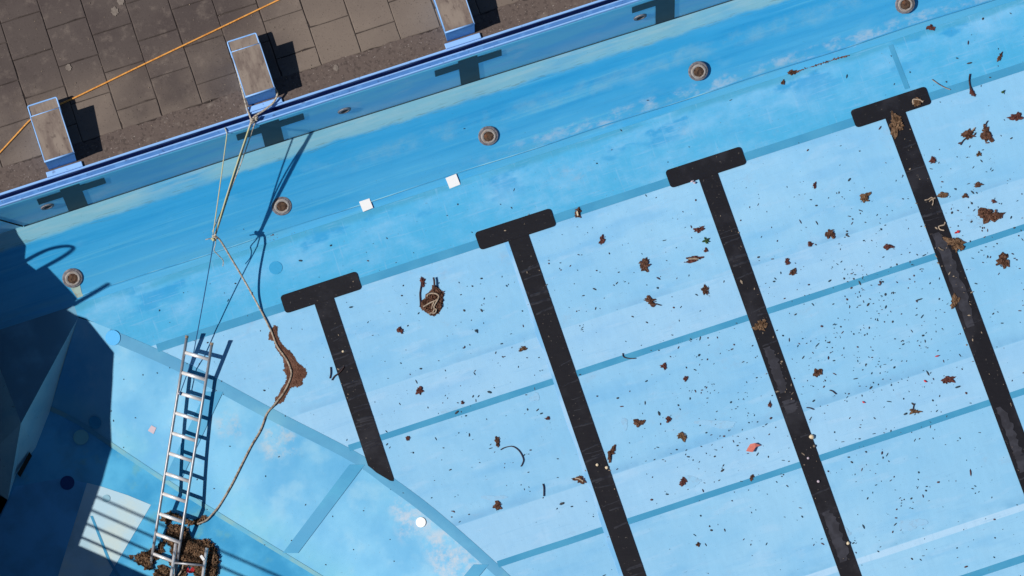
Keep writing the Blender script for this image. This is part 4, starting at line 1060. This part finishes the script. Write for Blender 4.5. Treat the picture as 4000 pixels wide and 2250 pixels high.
stalk(keep[(3583, 400)], [fp(3568, 408), fp(3566, 392), fp(3572, 388), fp(3592, 390), fp(3606, 398)], .009, 'twig_pale')
stalk(keep[(3782, 526)], [fp(3772, 540), fp(3760, 552), fp(3752, 566)], .007, 'twig')
stalk(keep[(3782, 526)], [fp(3796, 512), fp(3802, 506), fp(3808, 499)], .008, 'twig_pale')
stalk(keep[(3855, 528)], [fp(3850, 487), fp(3854, 478), fp(3858, 472)], .006, 'twig')
stalk(keep[(3572, 1608)], [fp(3566, 1600), fp(3568, 1588), fp(3571, 1576)], .005, 'twig')
stalk(keep[(1942, 1726)], [fp(1955, 1757), fp(1972, 1748), fp(2002, 1744), fp(2028, 1762), fp(2044, 1793), fp(2040, 1812), fp(2034, 1822)], .006, 'twig')
stalk(keep[(2262, 1874)], [fp(2246, 1868, .02), fp(2262, 1870, .022), fp(2278, 1880, .02)], .008, 'twig_pale')
stalk(keep[(2708, 1012)], [fp(2688, 1012, .02), fp(2710, 1010, .022), fp(2730, 1011, .02)], .012, 'tan_bit')
stalk(keep[(2540, 1177)], [fp(2560, 1186), fp(2572, 1190), fp(2582, 1193)], .006, 'twig')
stalk(keep[(2256, 834)], [fp(2255, 826, .02), fp(2256, 834, .022), fp(2258, 842, .02)], .011, 'shell')
stalk(keep[(3861, 844)], [fp(3828, 825), fp(3832, 817), fp(3842, 818), fp(3850, 822)], .005, 'twig')
stalk(keep[(3861, 844)], [fp(3900, 838), fp(3908, 832), fp(3910, 845), fp(3906, 854)], .007, 'twig')
# twig with a leaf, upper right
mb, c, u, v, nrm, a, b = clump_mesh(3797, 362, 22, 34, -10, 61)
o = mb.build('leaf_clump', M['leaf_red'], origin=c); tag(o, 'dark stalk ending in a red-brown leaf on the first weld strip at right', 'leaf', 'fallen leaves on the pool floor')
stalk(o, [fp(3796, 352), fp(3789, 335), fp(3786, 310), fp(3789, 289)], .009, 'twig')
# big nest of leaves with coiled stems
zn = lambda x, y: (1580 + x / 6.586, 1040 + y / 6.586)
nest = [zn(*p) for p in ((760, 470), (830, 510), (900, 570), (960, 650), (1040, 700), (1000, 790), (1000, 930), (970, 1060), (910, 1170), (850, 1220), (770, 1280), (660, 1270), (600, 1210), (520, 1170), (410, 1080), (400, 1000), (430, 900), (520, 820), (530, 730), (620, 680), (700, 580), (720, 500))]
mb = MB(); mound(mb, rough_poly(nest, 5, 1.6, 1), floor_pt, .03, 2.6, 77)
rng = random.Random(23)
npoly = nest
for _ in range(130):
    x, y = rng.uniform(1640, 1740), rng.uniform(1110, 1235)
    if inside(x, y, npoly): flake(mb, floor_pt(x, y, .026 * min(1, dist_edge(x, y, npoly) / 8) + .004), rng.uniform(.008, .018), rng, .8, 1.4)
ne = mb.build('leaf_nest', M['leaf'], origin=floor_pt(1690, 1170)); tag(ne, 'big brown nest of leaves and coiled stems beside the first lane line', 'leaf nest')
nst = lambda pts, r_, m_='twig_pale', l=.04: stalk(ne, [floor_pt(*zn(*p), l) for p in pts], r_, m_)
nst([(780, 540), (770, 470), (765, 370), (745, 290)], .012, 'twig')
nst([(580, 780), (620, 720), (720, 695), (830, 715), (880, 770), (860, 850), (810, 940), (760, 1040), (770, 1110), (730, 1180)], .009)
nst([(480, 1040), (560, 1000), (680, 930), (780, 890), (840, 850)], .009); nst([(700, 1100), (720, 1010), (760, 930)], .008); nst([(800, 1090), (820, 1130), (780, 1200), (680, 1200), (650, 1240)], .008)
nst([(410, 1050), (405, 900), (395, 720), (410, 600), (430, 480), (440, 400)], .008, 'twig', .012)
mb, c, u, v, nrm, a, b = clump_mesh(*zn(460, 400), 20, 34, -20, 62)
mb.build('dry_leaf', M['leaf_red'], ne, origin=ne.location)
# silt streak at the slope foot
for poly_, lab in (([(3076, 290), (3093, 278), (3140, 262), (3200, 246), (3260, 227), (3320, 213), (3320, 218), (3260, 234), (3200, 253), (3150, 267), (3106, 288)], 'thin rusty silt streak along the slope foot at upper right'),
                   ([(1040, 930), (1062, 916), (1090, 908), (1108, 916), (1085, 930), (1060, 942)], 'short rusty silt streak beside the shadow of the rope knot'),
                   ([(1108, 906), (1140, 896), (1166, 900), (1140, 912), (1118, 914)], 'speckled silt trace right of the rope knot shadow')):
    mb = MB(); mound(mb, rough_poly(poly_, 6, 1.5, 3), floor_pt, .004, 3.0, 9); rs = random.Random(len(lab)); xs = [p[0] for p in poly_]; ys = [p[1] for p in poly_]
    for _ in range(200):
        x, y = rs.uniform(min(xs), max(xs)), rs.uniform(min(ys), max(ys))
        if inside(x, y, poly_): flake(mb, floor_pt(x, y, .005), rs.uniform(.005, .013), rs, .3, 1.6)
    tag(mb.build('silt_streak', M['silt'], origin=floor_pt(poly_[0][0], poly_[0][1])), lab, 'silt')
# green sprig, red scrap, petals, shells, sticks
def leaflets(px, py, specs, mat, name, label, cat):
    mb = MB()
    for dx, dy, L, W, ang in specs:
        c = fp(px + dx, py + dy, .008); u = img2plan(px, py, ang); v = Vector((0, 0, 1)).cross(u); l, w_ = L / 2 / 317, W / 2 / 317
        P = [c - u * l, c - u * l * .3 + v * w_, c + u * l * .4 + v * w_ * .9, c + u * l + Vector((0, 0, .01)), c + u * l * .4 - v * w_ * .9, c - u * l * .3 - v * w_]
        mid = c + Vector((0, 0, .012)); mb.add(P + [mid], [(i, (i + 1) % 6, 6) for i in range(6)])
    o = mb.build(name, M[mat], origin=fp(px, py, .004)); return tag(o, label, cat)
leaflets(2757, 938, [(-8, 4, 18, 8, 150), (6, -2, 18, 9, -40), (2, 9, 16, 8, 60), (-3, -6, 14, 7, -110), (9, 5, 12, 7, 20)], 'green', 'leaf_sprig', 'small fresh green leaf sprig left of the third lane line', 'sprig')
leaflets(3916, 360, [(0, 0, 13, 10, 0), (5, -5, 9, 5, -40)], 'green', 'leaf_sprig', 'tiny round green leaf near the right edge above the dark red clump', 'sprig')
leaflets(3740, 905, [(2, 0, 14, 12, -20), (-7, 4, 12, 7, 150)], 'red', 'petal', 'bright red petal beside the fourth lane line', 'petal')
leaflets(3614, 1489, [(0, 0, 16, 7, 40)], 'red', 'petal', 'red petal left of the smooth red-brown leaf', 'petal')
leaflets(3373, 1571, [(0, 0, 13, 7, 30)], 'red', 'petal', 'small red petal above the third weld strip', 'petal')
leaflets(3660, 1391, [(0, 0, 18, 6, -15)], 'red', 'petal', 'thin red petal in the litter left of the fourth lane line', 'petal')
leaflets(2708, 708, [(-4, 0, 8, 16, 60), (4, 6, 10, 10, 0)], 'patch_pink', 'paper_flake', 'pinkish flake tucked under the left arm of the third T bar', 'flake')
P = [fp(x, y, .012) for x, y in ((2914, 1762), (2930, 1736), (2948, 1733), (2972, 1740), (2952, 1748), (2940, 1768), (2926, 1764))]
P2 = [p + Vector((0, 0, .006 + .014 * (i % 3))) for i, p in enumerate(P)]
mb = MB(); mb.add(P2, [tuple(reversed(range(7)))]); mb.add([p - Vector((0, 0, .008)) for p in P2], [tuple(range(7))])
tag(mb.build('plastic_scrap', M['red_plastic'], origin=P[0]), 'salmon red plastic scrap above the third weld strip', 'scrap')
def pebble(px, py, s, mat, label, seed):
    c = fp(px, py, .0); mb = MB(); mb.lathe(c, (0, 0, 1), [(s * .8, 0), (s, s * .4), (s * .7, s * .85), (s * .2, s)], 12, .1, random.Random(seed))
    tag(mb.build('shell', M[mat], origin=c, smooth=True), label, 'shell')
pebble(3171, 1707, .032, 'shell', 'largest pale shell on the right edge of the third lane line', 1)
pebble(3181, 1743, .018, 'tan_bit', 'small grey shell just below the largest pale one', 2)
pebble(3157, 1790, .016, 'patch_pink', 'small pinkish shell on the third lane line below the pair of shells', 3)
pebble(3197, 1881, .018, 'patch_pink', 'pinkish shell on the third lane line below the third weld strip', 4)
pebble(3313, 2122, .022, 'shell', 'pale shell near the bottom of the third lane line', 5)
pebble(2333, 1816, .019, 'shell', 'left one of two pale shells on the second lane line', 6)
pebble(2370, 1827, .021, 'shell', 'right one of two pale shells on the second lane line', 7)
pebble(1340, 1373, .016, 'shell', 'pale pebble on the first lane line', 8)
def stick(pts, r_, mat, label):
    mb = MB(); mb.tube(spline([fp(x, y, .009) for x, y in pts], 4), r_, 6); tag(mb.build('twig', M[mat], origin=fp(*pts[0], 0)), label, 'twig')
stick([(1296, 1485), (1306, 1470), (1322, 1458), (1334, 1446), (1344, 1432)], .008, 'twig', 'dark twig lying across the left edge of the first lane line')
stick([(1288, 1478), (1292, 1458), (1291, 1434)], .007, 'twig', 'upright dark twig left of the first lane line')
stick([(2120, 1890), (2124, 1905), (2124, 1938)], .007, 'twig', 'thin stick on the floor left of the second lane line')
stick([(2432, 1380), (2436, 1394), (2456, 1400), (2482, 1400)], .006, 'twig', 'bent twig on the second weld strip right of the second lane line')
stick([(3640, 780), (3655, 772), (3642, 777), (3630, 788)], .007, 'twig_pale', 'pale curled stem high on the fourth lane line')
stick([(3612, 782), (3628, 778), (3640, 771), (3646, 786), (3642, 802)], .007, 'twig_pale', 'pale hooked stem on the fourth lane line above the red petal')
stick([(3692, 868), (3688, 878), (3668, 884), (3672, 896), (3688, 900)], .008, 'twig_pale', 'pale forked stem on the fourth lane line beside the red petal')
stick([(3666, 966), (3676, 974), (3686, 977)], .008, 'tan_bit', 'short pale stem on the fourth lane line below the tan clump')
stick([(2640, 310), (2650, 330), (2670, 345), (2700, 355)], .001, 'twig', 'hair-thin stem left of the fourth inlet') if False else None
stick([(3640, 310), (3662, 326), (3690, 342), (3712, 350)], .005, 'tan_bit', 'fine pale stem on the first weld strip right of the fourth T bar')
stick([(3150, 1592), (3165, 1594), (3178, 1600)], .006, 'twig', 'short dark twig at the right side of the third lane line')
stick([(3240, 1524), (3252, 1528), (3266, 1540)], .006, 'twig', 'dark twig in the litter right of the third lane line')

# fine litter nobody could count
def dens(x, y):
    d = .05
    d += 1.0 * math.exp(-(((x - 3420) / 330) ** 2 + ((y - 1330) / 260) ** 2))
    d += .55 * math.exp(-(((x - 3800) / 250) ** 2 + ((y - 820) / 250) ** 2))
    d += .75 * math.exp(-(((x - 2800) / 260) ** 2 + ((y - 1650) / 260) ** 2))
    d += .35 * math.exp(-(((x - 3350) / 420) ** 2 + ((y - 850) / 260) ** 2))
    d += .25 * math.exp(-(((x - 3500) / 500) ** 2 + ((y - 1900) / 300) ** 2))
    d += .22 * math.exp(-(((x - 2400) / 350) ** 2 + ((y - 1050) / 220) ** 2))
    d += .20 * math.exp(-(((x - 1800) / 350) ** 2 + ((y - 1650) / 300) ** 2))
    d += .16 * math.exp(-(((x - 1800) / 350) ** 2 + ((y - 1250) / 200) ** 2))
    if y < 700 and x < 3500: d *= .35
    return d * (.25 + 1.5 * max(0, .5 + .5 * math.sin(x * .031 + 2 * math.sin(y * .017)) * math.sin(y * .037 + 1.7 * math.sin(x * .013))) ** 1.6)
def bit(mb, P, L, W, ang, r):
    u = Vector((math.cos(ang), math.sin(ang), 0)); v = Vector((-u.y, u.x, 0)); h = W * .8
    cz = r.uniform(-.25, .25)
    A0 = [P - u * L, P - u * L * .5 + v * W, P + u * L * .5 + v * W + v * cz * W, P + u * L + v * cz * W, P + u * L * .5 - v * W, P - u * L * .5 - v * W]
    top = [P + (q - P) * .6 + Vector((0, 0, h)) for q in A0]
    F = [(6, 7, 8, 9, 10, 11)] + [(i, (i + 1) % 6, 6 + (i + 1) % 6, 6 + i) for i in range(6)]
    mb.add(A0 + top, F)
rng = random.Random(99); B = {'seed': MB(), 'crumb': MB(), 'tan_bit': MB()}
cnt = 0; tries = 0
while cnt < 1500 and tries < 60000:
    tries += 1
    x, y = rng.uniform(250, 4080), rng.uniform(0, 2330)
    if rng.random() > dens(x, y): continue
    P = atz(x, y, ZF)
    if P.y > -.97: continue
    if P.y > -12 and P.x < edge_x(P.y) + .03: continue
    if x < 640 and y < 1420: 
        if rng.random() < .6: continue
    z = zoff(x, y); onl = z > .008
    P.z = ZF + z - .002
    s = rng.lognormvariate(-.28, .5)
    kind = 'tan_bit' if onl else ('seed' if rng.random() < .74 else 'crumb')
    if onl and rng.random() < .45: continue
    L = (.0142 if kind == 'seed' else .0145) * s; W = L * rng.choice((.28, .34, .42, .6)) * (1.0 if s < 1.4 else .65)
    bit(B[kind], P, L, W, rng.uniform(0, 3.14), rng); cnt += 1
# a few bits on the slopes
for _ in range(70):
    x, y = rng.uniform(420, 1900), rng.uniform(1350, 2240); P = on_slope_mesh(x, y, .004)
    if P is not None: bit(B['seed'], P, .011 * rng.lognormvariate(0, .3), .006, rng.uniform(0, 3.14), rng)
for _ in range(30):
    x, y = rng.uniform(600, 3900), rng.uniform(200, 1000); P = onslope(x, y, .004)
    if YB < P.y < -.3: bit(B['seed'], P, .009, .006, rng.uniform(0, 3.14), rng)
for k, (nm, lab) in {'seed': ('seed_litter', 'dark seeds and droppings scattered over the pale pool floor'), 'crumb': ('leaf_crumbs', 'brown leaf crumbs scattered over the pale pool floor'),
                     'tan_bit': ('pale_crumbs', 'pale crumbs scattered on the black lane lines')}.items():
    tag(B[k].build(nm, M[k]), lab, 'litter', kind='stuff')
# grit on the deck
mb = MB()
for _ in range(500):
    x, y = rng.uniform(1.2, 8), rng.uniform(.17, 3); 
    if y > .46 and rng.random() < .55: continue
    bit(mb, Vector((x, y, .003)), rng.uniform(.003, .008), rng.uniform(.002, .006), rng.uniform(0, 3.14), rng)
tag(mb.build('deck_grit', M['tan_bit']), 'pale grit scattered along the worn deck edge', 'grit', kind='stuff')
